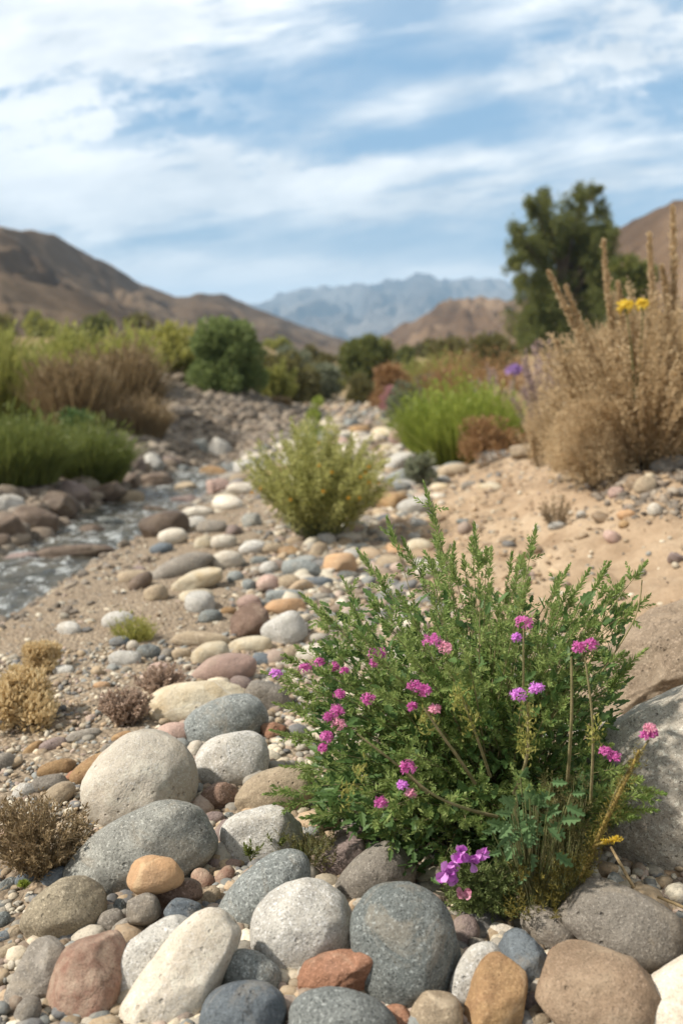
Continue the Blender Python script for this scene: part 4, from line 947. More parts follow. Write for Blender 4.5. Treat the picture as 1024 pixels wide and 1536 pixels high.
    F2.lobed(P, D, nrm(rng.normal(0, .45, P.shape) + [0, -.25, 1]), rng.uniform(.016, .032, len(P)), LEAFP)
    # a leafy spray hanging over the right boulder
    for cx, cy, k_ in ((620, 1280, 40), (560, 1240, 60), (870, 1180, 60)):
        P = at(np.full(k_, cx) + rng.normal(0, 16, k_), np.full(k_, cy) + rng.normal(0, 16, k_), rng.uniform(1.5, 1.64, k_))
        F2.lobed(P, nrm(rng.normal(0, .6, (k_, 3)) + [.4, -.2, .1]), nrm(rng.normal(0, .4, (k_, 3)) + [0, -.5, 1]), rng.uniform(.014, .024, k_), LEAFP)
    F1.obj('foliage', LM['herb'], root, B0); tag(F2.obj('foliage', LM['dark'], root, B0), 'dark broad lobed leaves low in the bush')
    # thick pale stems seen against the foliage
    for pts, r in [([(745, 1225, 1.46), (700, 1215, 1.42), (640, 1190, 1.40), (612, 1160, 1.40)], .0028), ([(712, 1175, 1.48), (690, 1140, 1.44), (660, 1100, 1.42), (636, 1062, 1.42)], .0032),
                   ([(850, 1175, 1.5), (856, 1100, 1.46), (857, 1040, 1.45), (856, 985, 1.45)], .0028), ([(885, 1200, 1.48), (890, 1120, 1.45), (886, 1050, 1.44), (876, 985, 1.44)], .0024),
                   ([(770, 1190, 1.46), (790, 1150, 1.42), (792, 1090, 1.42), (790, 1052, 1.42)], .0028), ([(640, 1190, 1.5), (600, 1150, 1.46), (560, 1120, 1.45), (535, 1100, 1.45)], .0026),
                   ([(735, 1165, 1.5), (720, 1120, 1.46), (705, 1080, 1.44), (692, 1045, 1.44)], .0024), ([(860, 1010, 1.7), (880, 980, 1.7), (905, 940, 1.72), (930, 925, 1.72)], .002),
                   ([(900, 1010, 1.7), (935, 960, 1.7), (960, 910, 1.72), (962, 870, 1.72)], .0018), ([(780, 1120, 1.6), (785, 1040, 1.52), (784, 960, 1.5), (785, 940, 1.5)], .002),
                   ([(905, 1240, 1.45), (920, 1190, 1.42), (945, 1150, 1.41), (972, 1110, 1.41)], .0026)]:
        pp = np.array([at(*q) for q in pts]); pp = np.concatenate([bezier(pp[0], pp[1], (pp[1] + pp[2]) / 2, 6), bezier((pp[1] + pp[2]) / 2, pp[2], pp[3], 6)[1:]])
        SG.tube(pp, r, r * .6, 6)
    SG.obj('stems', ST['tan'], root, B0, True)
    for (x, y, Yd, r, m_) in [(414, 1011, 1.68, 9, 'violet'), (457, 1003, 1.66, 11, 'magenta'), (479, 994, 1.66, 9, 'magenta'), (500, 1000, 1.66, 8, 'magenta'), (517, 1007, 1.65, 7, 'magenta'), (566, 981, 1.52, 14, 'magenta'),
                              (562, 994, 1.50, 7, 'magenta'), (648, 962, 1.47, 15, 'magenta'), (668, 972, 1.46, 12, 'pinkp'), (785, 935, 1.49, 15, 'magenta'), (774, 957, 1.49, 7, 'violet'), (866, 971, 1.44, 12, 'magenta'), (884, 967, 1.43, 12, 'magenta'),
                              (776, 1043, 1.41, 14, 'violet'), (804, 1034, 1.41, 13, 'violet'), (622, 1031, 1.42, 14, 'magenta'), (637, 1036, 1.42, 12, 'magenta'), (618, 1060, 1.42, 7, 'magenta'), (652, 1064, 1.42, 9, 'pinkp'), (553, 1049, 1.46, 12, 'magenta'), (509, 1042, 1.52, 9, 'magenta'),
                              (505, 1066, 1.48, 13, 'magenta'), (492, 1075, 1.48, 6, 'magenta'), (508, 1086, 1.48, 12, 'pinkp'), (490, 1106, 1.46, 11, 'magenta'), (484, 1122, 1.46, 7, 'magenta'), (610, 1151, 1.39, 14, 'magenta'), (603, 1178, 1.40, 8, 'violet'), (615, 1190, 1.40, 8, 'pinkp'), (571, 1204, 1.41, 10, 'magenta'),
                              (908, 1128, 1.40, 9, 'magenta'), (920, 1136, 1.40, 12, 'magenta'), (974, 1093, 1.41, 9, 'pinkp'), (967, 1103, 1.41, 7, 'magenta'), (979, 1100, 1.41, 8, 'magenta')]:
        P = at(x, y, Yd); o = flower_head(root, B0, P, r / F * Yd * .72, m_, 30, psz=.0058)
        if m_ == 'pinkp': tag(o, 'faded pink flower head')
    # pale buds
    for cx, cy, Yd, k_ in ((690, 1048, 1.43, 90), (792, 1075, 1.42, 70), (790, 1120, 1.42, 110), (890, 1100, 1.43, 60), (705, 1085, 1.43, 60), (540, 1165, 1.42, 40), (521, 1190, 1.42, 40), (640, 1085, 1.44, 60)):
        BG = Geo(); P = at(cx + rng.normal(0, 7, k_), cy + rng.normal(0, 12, k_), Yd + rng.normal(0, .01, k_))
        BG.leaves(P, nrm(rng.normal(0, .7, (k_, 3)) + [0, 0, 1]), rdir(k_), .010 * rng.uniform(.6, 1.3, k_), .0035)
        BG.obj('bud_cluster', LM['yellowg'], root, B0)
build_bush()

def small_plants():
    # violet-pink flowering plant at the foot of the bush
    Pb, _ = hit(715, 1375); Pb = Pb + [0, .02, 0]
    root = empty('small_flowering_plant', Pb, 'small pale green plant with violet-pink snapdragon-like flowers at the foot of the big bush', 'plant')
    G, SG = Geo(), Geo()
    for _ in range(150):
        x, y = rng.uniform(668, 790), rng.uniform(1272, 1378); T_ = at(x, y, Pb[1] - rng.uniform(0.01, .09)); T_[2] = max(T_[2], .02)
        SG.tube(bezier(Pb + rng.normal(0, .015, 3) * [1, 1, 0], (Pb + T_) / 2 + [0, 0, .02], T_, 6), .0012, .0006, 3)
        for s_ in range(4):
            p = Pb + (T_ - Pb) * rng.uniform(.45, 1); sprig(G, p, p + nrm(rdir(1)[0] + [0, -.2, .5]) * .022, 15, .0095, .0024)
    G.obj('foliage', LM['fresh'], root, Pb); SG.obj('stems', ST['green'], root, Pb, True)
    for x, y, s_, m_ in ((690, 1278, 13, 'violet'), (707, 1294, 13, 'violet'), (722, 1281, 10, 'violet'), (680, 1296, 9, 'violet'), (668, 1308, 14, 'violet'), (676, 1318, 8, 'violet'), (694, 1338, 10, 'pinkp')):
        P = at(x, y, Pb[1] - .085); k = 9; FG = Geo()
        sz = s_ / F * Pb[1] * 1.35
        D = nrm(np.stack([rng.normal(0, .8, k), np.full(k, -.45), rng.normal(.15, .8, k)], 1))
        FG.lobed(np.repeat(P[None], k, 0), D, nrm(np.array([[0, -1., .3]]) + rng.normal(0, .4, (k, 3))), sz * rng.uniform(.7, 1.1, k), [(.15, .12), (.5, .42), (.8, .45), (.95, .25)], .2)
        tag(FG.obj('flower', LM[m_], root, Pb), 'faded pink blossom' if m_ == 'pinkp' else None)
    # blue-green broad-leaved plant
    Pb = at(795, 1310, 1.47); Pb[2] = float(H(Pb[0], Pb[1]))
    root = empty('broad_leaved_plant', Pb, 'blue-green broad lobed-leaf plant in front of the big bush', 'plant')
    G = Geo(); SG = Geo()
    LB = [(.12, .05), (.22, .26), (.30, .09), (.46, .32), (.54, .10), (.70, .24), (.78, .08), (.9, .1)]
    for _ in range(64):
        x, y = 790 + rng.normal(0, 22), 1228 + rng.normal(0, 28); P = at(x, y, rng.uniform(1.34, 1.42))
        D = nrm(np.array([(x - 792) / 45 + rng.normal(0, .3), -.35, -(y - 1225) / 60 + rng.normal(0, .4)]))
        G = Geo(); G.lobed(P[None], D[None], nrm(np.array([[rng.normal(0, .5), -1, .5]])), rng.uniform(.018, .034), LB, .4); G.obj('leaf', LM['blueg'], root, Pb)
        SG.tube(bezier(Pb, (Pb + P) / 2 + [0, -.02, .01], P, 5), .0014, .0009, 4)
    SG.obj('stems', ST['green'], root, Pb, True)
    # ochre fuzzy stalk leaning right
    Pb = at(875, 1325, 1.45); Pb[2] = max(0.0, float(H(Pb[0], Pb[1])))
    root = empty('ochre_stalk_plant', Pb, 'fuzzy yellow-brown stalk with a yellow tip leaning over the right boulder', 'plant')
    G, SG = Geo(), Geo()
    pts = np.array([at(872, 1318, 1.45), at(895, 1255, 1.42), at(925, 1195, 1.40), at(948, 1150, 1.40), at(958, 1125, 1.40)])
    SG.tube(np.concatenate([bezier(pts[0], pts[1], pts[2], 6), bezier(pts[2], pts[3], pts[4], 5)[1:]]), .0045, .002, 6)
    SG.tube(bezier(at(893, 1268, 1.42), at(905, 1262, 1.40), at(928, 1258, 1.39), 5), .0022, .003, 5)
    for a, b, m_ in ((pts[0], pts[1], 700), (pts[1], pts[2], 450), (pts[2], pts[4], 350)):
        t = rng.uniform(0, 1, (m_, 1)); P = a + (b - a) * t + rng.normal(0, .006, (m_, 3)); d = rdir(m_)
        G.leaves(P, d + [0, 0, .4], rdir(m_), rng.uniform(.004, .011, m_), .0014)
    G.obj('bristles', LM['moss'], root, Pb); SG.obj('stalk', ST['ochre'], root, Pb, True)
    YG = Geo(); t = rng.uniform(0, 1, (200, 1)); P = at(903, 1263, 1.40) + (at(930, 1257, 1.385) - at(903, 1263, 1.40)) * t + rng.normal(0, .0014, (200, 3)); YG.leaves(P, rdir(200), rdir(200), .005, .0010)
    tag(YG.obj('flower_spike', LM['yellow'], root, Pb))
    # olive undergrowth
    for (x0, x1, y0, y1, Yd, n_, lab, mt_) in ((768, 880, 1285, 1380, 1.41, 210, 'mossy olive-brown undergrowth beneath the blue-green broad-leaved plant', 'moss'),
                                        (815, 880, 1160, 1300, 1.47, 160, 'wispy yellowing undergrowth between the broad-leaved plant and the boulder', 'olive'),
                                        (420, 500, 1245, 1305, None, 90, 'small olive-green herb spilling over the light grey granite stone', 'olive')):
        Pb, _ = hit((x0 + x1) / 2, y1); Yd = Yd or Pb[1]; Pb = at((x0 + x1) / 2, y1, Yd + .03); Pb[2] = float(H(Pb[0], Pb[1]))
        root = empty('undergrowth_plant', Pb, lab, 'plant'); G, SG = Geo(), Geo()
        for _ in range(n_):
            T_ = at(rng.uniform(x0, x1), rng.uniform(y0, y1), Yd + rng.uniform(-.04, .08)); T_[2] = max(T_[2], .015)
            SG.tube(bezier(Pb * .4 + np.array([T_[0], T_[1], 0]) * .6, (Pb + T_) / 2, T_, 4), .0008, .0005, 3)
            for s_ in range(2): sprig(G, T_ - [0, 0, .015], T_ + rdir(1)[0] * .016, 13, .008, .0018)
        G.obj('foliage', LM[mt_], root, Pb); SG.obj('stems', ST['green'], root, Pb, True)
    for cx, cy, h_, lab, mm in ((376, 1292, 30, 'tiny green sprig growing in front of the light grey granite stone', 'mid'), (412, 1276, 34, 'narrow green sprig right of the light grey granite stone', 'mid'), (432, 1200, 34, 'pointed-leaf green sprig over the smooth beige-tan stone', 'mid'), (38, 1334, 12, 'tiny bright green seedling in the gravel above the olive-tan freckled stone', 'vivid')):
        Pb, _ = hit(cx, cy); Pb = Pb - nrm(Pb - CAM) * .05
        root = empty('green_sprig', Pb, lab, 'plant', 'green sprigs among the stones'); G, SG = Geo(), Geo()
        for _ in range(9):
            T_ = Pb + (np.array([rng.normal(0, .35), rng.normal(0, .2), 1]) * h_ / F * 1.6 * rng.uniform(.6, 1))
            SG.tube(bezier(Pb, (Pb + T_) / 2, T_, 4), .001, .0005, 3); sprig(G, Pb + (T_ - Pb) * .3, T_, 16, .011, .003)
        G.obj('foliage', LM[mm], root, Pb); SG.obj('stems', ST['green'], root, Pb, True)
    # dead twigs under the boulder
    for a, b, c, lab in (((915, 1270, 1.46), (932, 1300, 1.44), (950, 1332, 1.42), 'dry straw-coloured twig hanging beside the right boulder'), ((985, 1345, 1.45), (1005, 1352, 1.44), (1040, 1368, 1.43), 'dead brown twig lying behind the flat oval stone at the right edge')):
        P = np.array([at(*a), at(*b), at(*c)]); G = Geo(); G.tube(bezier(P[0], P[1], P[2], 7), .0022, .003, 6)
        o = G.obj('twig', ST['straw'], None, P[0], True); tag(o, lab, 'twig', 'dead twigs')
small_plants()

shrub('dry_tuft', 'dry brown twiggy tuft between the left edge and the big pale beige stone', -30, 150, 1185, 1312, None, 'drytwig', .010, .0032, 9000, 'twig', 'straw', 'seed_heads', 'low dry plants on the gravel flat', 'dry plant', nb=130)
shrub('dry_tuft', 'golden dry cushion plant at the left edge of the gravel flat', -40, 86, 1006, 1088, None, 'gold', .014, .008, 4200, 'leafy', 'straw', 'seed_heads', 'low dry plants on the gravel flat', 'dry plant', upright=1.2)
shrub('dry_tuft', 'smaller golden dry plant behind the golden cushion plant', 30, 102, 962, 1010, None, 'gold', .014, .008, 1600, 'leafy', 'straw', 'seed_heads', 'low dry plants on the gravel flat', 'dry plant', upright=1.2, nb=8)
shrub('dry_tuft', 'brown seed-head plant left of the long cream stone', 148, 232, 1024, 1086, None, 'mauveb', .010, .006, 4200, 'twig', 'brown', 'seed_heads', 'low dry plants on the gravel flat', 'dry plant', nb=70)
shrub('dry_tuft', 'pinkish brown seed-head plant behind the long cream stone', 198, 292, 994, 1040, None, 'mauveb', .010, .006, 4200, 'twig', 'brown', 'seed_heads', 'low dry plants on the gravel flat', 'dry plant', nb=70)
shrub('green_tuft', 'small bright green tuft on the gravel beside the stream', 172, 234, 916, 962, None, 'yellowg', .015, .004, 260, 'grass', 'green', 'blades', None, 'plant')

# middle bush
shrub('yellow_flowering_bush', 'yellow-green bush dotted with small yellow flowers in the middle of the dry bed', 362, 592, 630, 808, None, 'midb', .022, .009, 25000, 'twig', 'green', 'foliage', None, 'bush', flowers=('orangep', 18, .018), nb=210, depth=.34)
shrub('green_herb', 'thin green herb with yellow tips behind the yellow-green bush', 438, 492, 588, 642, 9.5, 'vivid', .04, .014, 700, 'leafy', 'green', 'foliage', None, 'plant', upright=1, nb=8)
# dry bushes on the right bank
def dry_bush():
    r, Pb, ww, hh = shrub('dry_bush', 'tall straw-coloured dry bush with upright seed plumes at the right edge', 790, 1150, 425, 742, 4.9, 'straw', .022, .008, 80000, 'plume', 'straw', 'seed_heads', None, 'bush', nb=420, lean=.03, depth=.55)
    for a, b, c, w_ in [((935, 690), (890, 540), (822, 408), 9), ((935, 690), (900, 560), (848, 430), 7), ((950, 690), (915, 520), (904, 362), 8), ((985, 690), (980, 480), (973, 352), 7), ((1010, 690), (1012, 450), (1008, 312), 9),
                        ((880, 690), (862, 600), (834, 512), 5), ((1000, 600), (1008, 470), (992, 400), 5), ((950, 600), (936, 520), (926, 425), 6), ((1030, 690), (1035, 420), (1044, 345), 6)]:
        A, B_, C_ = at(*a, 4.9), at(*b, 4.8), at(*c, 4.75); G = Geo(); pts = bezier(A, B_, C_, 12); G.tube(pts, .004, .002, 4)
        n_ = 900; t = rng.uniform(.5, 1, n_)[:, None]; P = (1 - t) ** 2 * A + 2 * t * (1 - t) * B_ + t * t * C_
        rad = w_ / F * 4.9 * .62 * (.75 + .5 * rng.random((n_, 1)) ** 3) * np.clip((1.03 - t) * 5, .25, 1); P = P + rdir(n_) * rad * rng.uniform(.4, 1, (n_, 1))
        G.leaves(P, nrm(nrm(C_ - B_) + rng.normal(0, .5, (n_, 3))), rdir(n_), .020, .010)
        o = G.obj('seed_plume', LM['straw'], r, Pb)
dry_bush()
shrub('dry_bush', 'tangled fine straw twigs behind and right of the twig dome', 835, 1110, 470, 742, 5.15, 'straw', .045, .0028, 42000, 'leafy', 'straw', 'twigs', None, 'bush', nb=70, upright=.9, depth=.5)
shrub('dry_bush', 'pale wispy twigs left of the tall dry bush', 785, 905, 520, 712, 5.6, 'straw', .035, .003, 9000, 'plume', 'straw', 'twigs', None, 'bush', nb=70, lean=-.05)
def tumble():
    r, Pb, ww, hh = shrub('dry_bush', 'rounded dome of fine tan twigs in front of the tall dry bush', 812, 950, 592, 738, 4.75, 'straw', .024, .0028, 15000, 'leafy', 'straw', 'seed_heads', None, 'bush', nb=70, upright=0)
    G = Geo()
    for k in range(3):
        pts = np.array([at(828 + k * 6, 680, 4.6), at(832 + k * 4, 640, 4.6), at(846 + k * 2, 614 + k, 4.58), at(872, 600 + k * 3, 4.56), at(900, 599 + k * 3, 4.56), at(928, 606 + k * 3, 4.6)])
        pass
    n_ = 2600; i = rng.integers(0, 5, n_); f = rng.uniform(0, 1, (n_, 1)); P = pts[i] * (1 - f) + pts[i + 1] * f + rdir(n_) * (.05 * rng.uniform(0, 1, (n_, 1)) ** 1.6)
    G.leaves(P, rdir(n_), rdir(n_), .018, .0032)
    tag(G.obj('arched_stem', LM['straw'], r, Pb))
tumble()
def yellow_flower():
    Pb = at(950, 600, 4.7); root = empty('yellow_wildflower', Pb, 'pair of yellow daisy-like flowers standing up out of the tall dry bush', 'flower'); SG = Geo()
    for x, y, s_ in ((937, 461, 13), (963, 458, 10)):
        P = at(x, y, 4.6); SG.tube(bezier(Pb, (Pb + P) / 2 + [.02, 0, 0], P, 6), .005, .003, 4)
        flower_head(root, Pb, P, s_ / F * 4.6 * .7, 'yellow', 40, psz=.020)
    SG.obj('stems', ST['green'], root, Pb, True)
yellow_flower()
# (name, label, x0, x1, top, base, Y, leaf, L, W, n, style, stem)
SH = [
 ('grass_clump', 'thick green grass clump at the left edge above the stream', -80, 112, 622, 752, 6.9, 'mid', .07, .008, 3600, 'grass', 'green', 'grass clumps on the left bank'),
 ('grass_clump', 'lower green grass clump right of the left edge clump', 75, 196, 634, 712, 7.6, 'mid', .07, .008, 2400, 'grass', 'green', 'grass clumps on the left bank'),
 ('reed_bed', 'tall yellow-green reeds at the left edge behind the grass clump', -120, 95, 498, 650, 11.0, 'tall', .14, .02, 3200, 'reed', 'straw', 'reeds on the left bank'),
 ('reed_bed', 'brown-red tall dry reeds between the grass clump and the gravel mound', 62, 160, 540, 668, 10.2, 'redb', .12, .016, 3000, 'reed', 'brown', 'reeds on the left bank'),
 ('reed_bed', 'rusty dry reeds right next to the gravel mound', 140, 238, 524, 662, 11.2, 'redb', .12, .018, 2800, 'reed', 'brown', 'reeds on the left bank'),
 ('reed_bed', 'golden green reeds behind the brown-red dry reeds', 50, 250, 496, 640, 12.6, 'tall', .14, .025, 2600, 'reed', 'straw', 'reeds on the left bank'),
 ('green_shrub', 'small dark green shrub between the grass clump and the dry reeds', 92, 140, 608, 650, 9.0, 'dark', .05, .02, 800, 'leafy', 'green', None),
 ('green_shrub', 'yellow-green shrub left of the round green bush', 185, 300, 498, 600, 15.5, 'yellowg', .12, .05, 3000, 'leafy', 'brown', None),
 ('round_bush', 'rounded fresh green bush standing on top of the gravel mound', 284, 398, 474, 616, 13.6, 'fresh', .06, .028, 16000, 'leafy', 'brown', None),
 ('green_shrub', 'olive shrub right of the round green bush', 375, 455, 528, 612, 16.5, 'olive', .10, .045, 3000, 'leafy', 'brown', None),
 ('green_shrub', 'smaller olive shrub at the right end of the left bank', 425, 478, 542, 600, 21.0, 'olive', .12, .05, 1800, 'leafy', 'brown', None),
 ('green_shrub', 'low brownish shrub on the right slope of the gravel mound', 372, 440, 600, 640, 14.0, 'drytwig', .07, .03, 1300, 'leafy', 'brown', None),
 ('green_shrub', 'ragged yellow-green shrub squeezed between the reeds and the round green bush', 222, 300, 512, 604, 14.4, 'yellowg', .09, .04, 2600, 'twig', 'brown', None),
 ('green_shrub', 'straw-green ragged shrub just right of the round green bush', 392, 446, 540, 610, 15.2, 'tall', .09, .035, 2000, 'twig', 'brown', None),
 ('green_shrub', 'silvery shrub between the left bank shrubs and the dark central bush', 450, 508, 546, 600, 22.0, 'sage', .12, .05, 1800, 'leafy', 'brown', None),
 ('dry_grass_clump', 'dry brown grass fringe at the foot of the reeds', 150, 260, 596, 664, 10.6, 'drytwig', .07, .012, 1400, 'grass', 'straw', None),
 ('dry_grass_clump', 'straw grass tuft between the bright green bush and the lilac-brown shrub', 720, 790, 580, 660, 8.8, 'straw', .06, .012, 900, 'grass', 'straw', None),
 ('round_bush', 'dark green rounded bush in the centre of the valley', 502, 597, 508, 572, 33.0, 'tree', .16, .08, 6000, 'leafy', 'brown', None),
 ('round_bush', 'dark shrub at the left edge below the brown hill', -30, 26, 465, 512, 36.0, 'olive', .2, .09, 1500, 'leafy', 'brown', None),
 ('cushion_shrub', 'grey-green sage mound left of the bright green bush', 582, 655, 572, 632, 12.5, 'sage', .06, .03, 3000, 'leafy', 'brown', None),
 ('cushion_shrub', 'yellowish rounded shrub below the dark green central bush', 518, 565, 560, 600, 21.0, 'olive', .09, .04, 1800, 'leafy', 'brown', None),
 ('cushion_shrub', 'rusty orange shrub right of the yellowish rounded shrub', 556, 625, 548, 606, 19.0, 'rust', .09, .04, 2200, 'leafy', 'brown', None),
 ('cushion_shrub', 'pink flowering shrublet between the rusty shrub and the sage mound', 572, 594, 574, 606, 16.0, 'pinkd', .06, .03, 500, 'leafy', 'brown', None),
 ('cushion_shrub', 'pale sage shrub behind the sage mound', 620, 690, 556, 610, 15.0, 'sage', .08, .035, 2000, 'leafy', 'brown', None),
 ('dry_grass_clump', 'tan-orange dry grass behind the bright green bush', 640, 775, 528, 615, 12.5, 'rust', .08, .014, 2400, 'grass', 'straw', None),
 ('dry_grass_clump', 'yellowish dry grass far behind the sage mounds', 600, 700, 532, 580, 22.0, 'tall', .12, .03, 1400, 'grass', 'straw', None),
 ('bright_green_bush', 'vivid green grassy bush on the right edge of the dry bed', 612, 760, 572, 698, 8.3, 'vivid', .06, .014, 3600, 'grass', 'green', None),
 ('seed_head_shrub', 'lilac-brown shrub behind the bright green bush', 700, 800, 535, 650, 9.6, 'lilac', .04, .018, 4200, 'plume', 'brown', None),
 ('seed_head_shrub', 'mauve-grey shrub left of the tall dry bush', 762, 860, 505, 650, 8.0, 'lilac', .032, .014, 5200, 'plume', 'brown', None),
 ('seed_head_shrub', 'pale tan shrub between the rusty low shrub and the twig dome', 770, 850, 590, 690, 6.2, 'straw', .025, .008, 3000, 'plume', 'straw', None),
 ('cushion_shrub', 'low rusty brown shrub at the foot of the bright green bush', 684, 782, 628, 698, 7.4, 'rust', .035, .01, 3600, 'leafy', 'brown', None),
 ('cushion_shrub', 'small grey-green shrub beside the blue-grey block', 606, 656, 676, 726, 6.9, 'sage', .03, .012, 1400, 'leafy', 'brown', None),
 ('cushion_shrub', 'small brown twiggy clump on the sand in front of the twig dome', 806, 862, 735, 785, 4.2, 'drytwig', .014, .004, 1100, 'twig', 'brown', None),
 ('green_shrub', 'dark green shrub between the tall tree and the tall dry bush', 905, 985, 368, 520, 26.0, 'tree', .16, .08, 4200, 'leafy', 'brown', None),
 ('green_shrub', 'green shrub row end under the tall tree', 690, 770, 505, 560, 24.0, 'olive', .14, .06, 1800, 'leafy', 'brown', None),
 ('green_shrub', 'light green shrub behind the tan-orange dry grass', 640, 700, 508, 556, 30.0, 'olive', .16, .08, 1500, 'leafy', 'brown', None),
]
for q in SH:
    nm, lab, x0, x1, yt, yb, Yd, leaf, L_, W_, n_, sty, stm, grp = q
    shrub(nm, lab, x0, x1, yt, yb, Yd, leaf, L_, W_, n_, sty, stm, 'foliage' if sty == 'leafy' else 'blades' if sty in ('grass', 'reed') else 'seed_heads', grp, 'shrub' if 'grass' not in nm and 'reed' not in nm else 'grass clump', nb=(40 if sty in ('plume', 'twig') else 60 if nm == 'round_bush' else 28))
def far_shrubs():
    words = ['dusty olive', 'straw-yellow', 'dark green', 'sage green']
    spots = [(60, 486, 58, 15, 'straw-yellow', 'left of all the far shrubs on the terrace'), (105, 484, 54, 15, 'dusty olive', 'on the dry terrace above the reeds'), (150, 488, 52, 19, 'dark green', 'on the terrace right of the dusty olive one'), (205, 494, 48, 22, 'dusty olive', 'at the right end of the dry terrace'),
             (415, 522, 60, 14, 'straw-yellow', 'below the lower brown spur'), (440, 535, 40, 18, 'sage green', 'behind the olive shrubs on the left bank'), (470, 538, 44, 16, 'dusty olive', 'left of the dark green central bush'), (490, 552, 30, 18, 'dusty olive', 'at the left foot of the dark green central bush'),
             (612, 528, 60, 12, 'dark green', 'at the foot of the pointed tan hill'), (640, 522, 70, 12, 'dusty olive', 'right of the dark one at the foot of the pointed hill'), (455, 575, 24, 16, 'sage green', 'beyond the smaller olive shrub'), (500, 575, 28, 10, 'straw-yellow', 'at the far end of the dry bed')]
    for x, y, Yd, h_, w, where in spots:
        lf = {'straw-yellow': 'tall', 'dusty olive': 'olive', 'dark green': 'tree', 'sage green': 'sage'}[w]
        shrub('far_shrub', f'small {w} shrub {where}', x - h_ * 1.3, x + h_ * 1.3, y - h_, y + h_ * .6, Yd, lf, .005 * Yd, .0025 * Yd, 900, 'leafy', 'brown', 'foliage', 'small far shrubs', 'shrub', nb=8)
far_shrubs()

def lilac_flower():
    Pb = at(770, 600, 8.6); r = empty('purple_wildflower', Pb, 'single purple flower head above the lilac-brown shrubs', 'flower'); SG = Geo(); P = at(770, 557, 8.6)
    SG.tube(bezier(Pb, (Pb + P) / 2, P, 5), .006, .004, 4); SG.obj('stem', ST['green'], r, Pb, True); flower_head(r, Pb, P, .05, 'purplep', 60, psz=.035)
lilac_flower()

def tree():
    Yt = 30.0; Pb = at(841, 545, Yt); Pb[2] = float(H(Pb[0], Pb[1]))
    root = empty('tree', Pb, 'tall dark green tree on the right bank against the sky', 'tree'); PLANTS.append((Pb[0], Pb[1], .5))
    bl = [(793, 300, 20), (808, 292, 16), (865, 292, 20), (884, 288, 14), (896, 312, 20), (768, 347, 20), (757, 388, 16), (818, 335, 38), (850, 330, 34), (834, 374, 48), (878, 350, 34), (902, 352, 24), (790, 372, 30), (790, 420, 38), (818, 436, 44),
          (865, 410, 46), (890, 390, 30), (787, 475, 36), (812, 500, 40), (843, 483, 42), (875, 460, 38), (780, 517, 28), (765, 420, 14), (905, 430, 22), (840, 530, 34), (872, 515, 32), (806, 540, 28)]
    G, SG = Geo(), Geo()
    trunk = np.array([[0, 0, -.2], [.03, 0, .8], [-.05, .05, 1.8], [.02, 0, 2.8], [.0, .05, 3.8]]) + Pb
    SG.tube(trunk, [.22, .17, .13, .09, .04], 0, 8)
    px_m = Yt / F
    for x, y, r in bl:
        x = 835 + (x - 835) * .93 + 7; y += 3; r *= .92
        for rep in range(2):
            yd = Yt + rng.uniform(-1, 1) * (1.35 - r * px_m * .5)
            if rep and r < 20: continue
            c = at(x + rng.normal(0, r * .15), y + rng.normal(0, r * .15), yd); rr = r * px_m * (1.02 if rep == 0 else .9)
            h_ = min(1, max(.25, (c[2] - Pb[2]) / 4.5)); a = Pb + np.array([0, 0, 3.4 * h_ * .7])
            SG.tube(bezier(a, (a + c) / 2 + [0, 0, -.15], c, 6), .045, .012, 5)
            sub = 11
            for s_ in range(sub):
                d0 = rdir(1)[0]; cc = c + d0 * rr * rng.uniform(.35, 1.05); k = int(110 * (r / 30) ** 1.3) + 30
                r2 = rr * rng.uniform(.22, .46); d = rdir(k); P = cc + d * [1, 1, 1.35] * r2 * rng.uniform(.2, 1.15, (k, 1)) - [0, 0, r2 * .3]
                G.leaves(P, nrm(d * .5 + rng.normal(0, .5, (k, 3)) + [0, 0, -.7]), rdir(k), rng.uniform(.08, .17, k), rng.uniform(.025, .05, k))
    G.obj('crown', LM['tree'], root, Pb); SG.obj('trunk', ST['bark'], root, Pb, True)
tree()

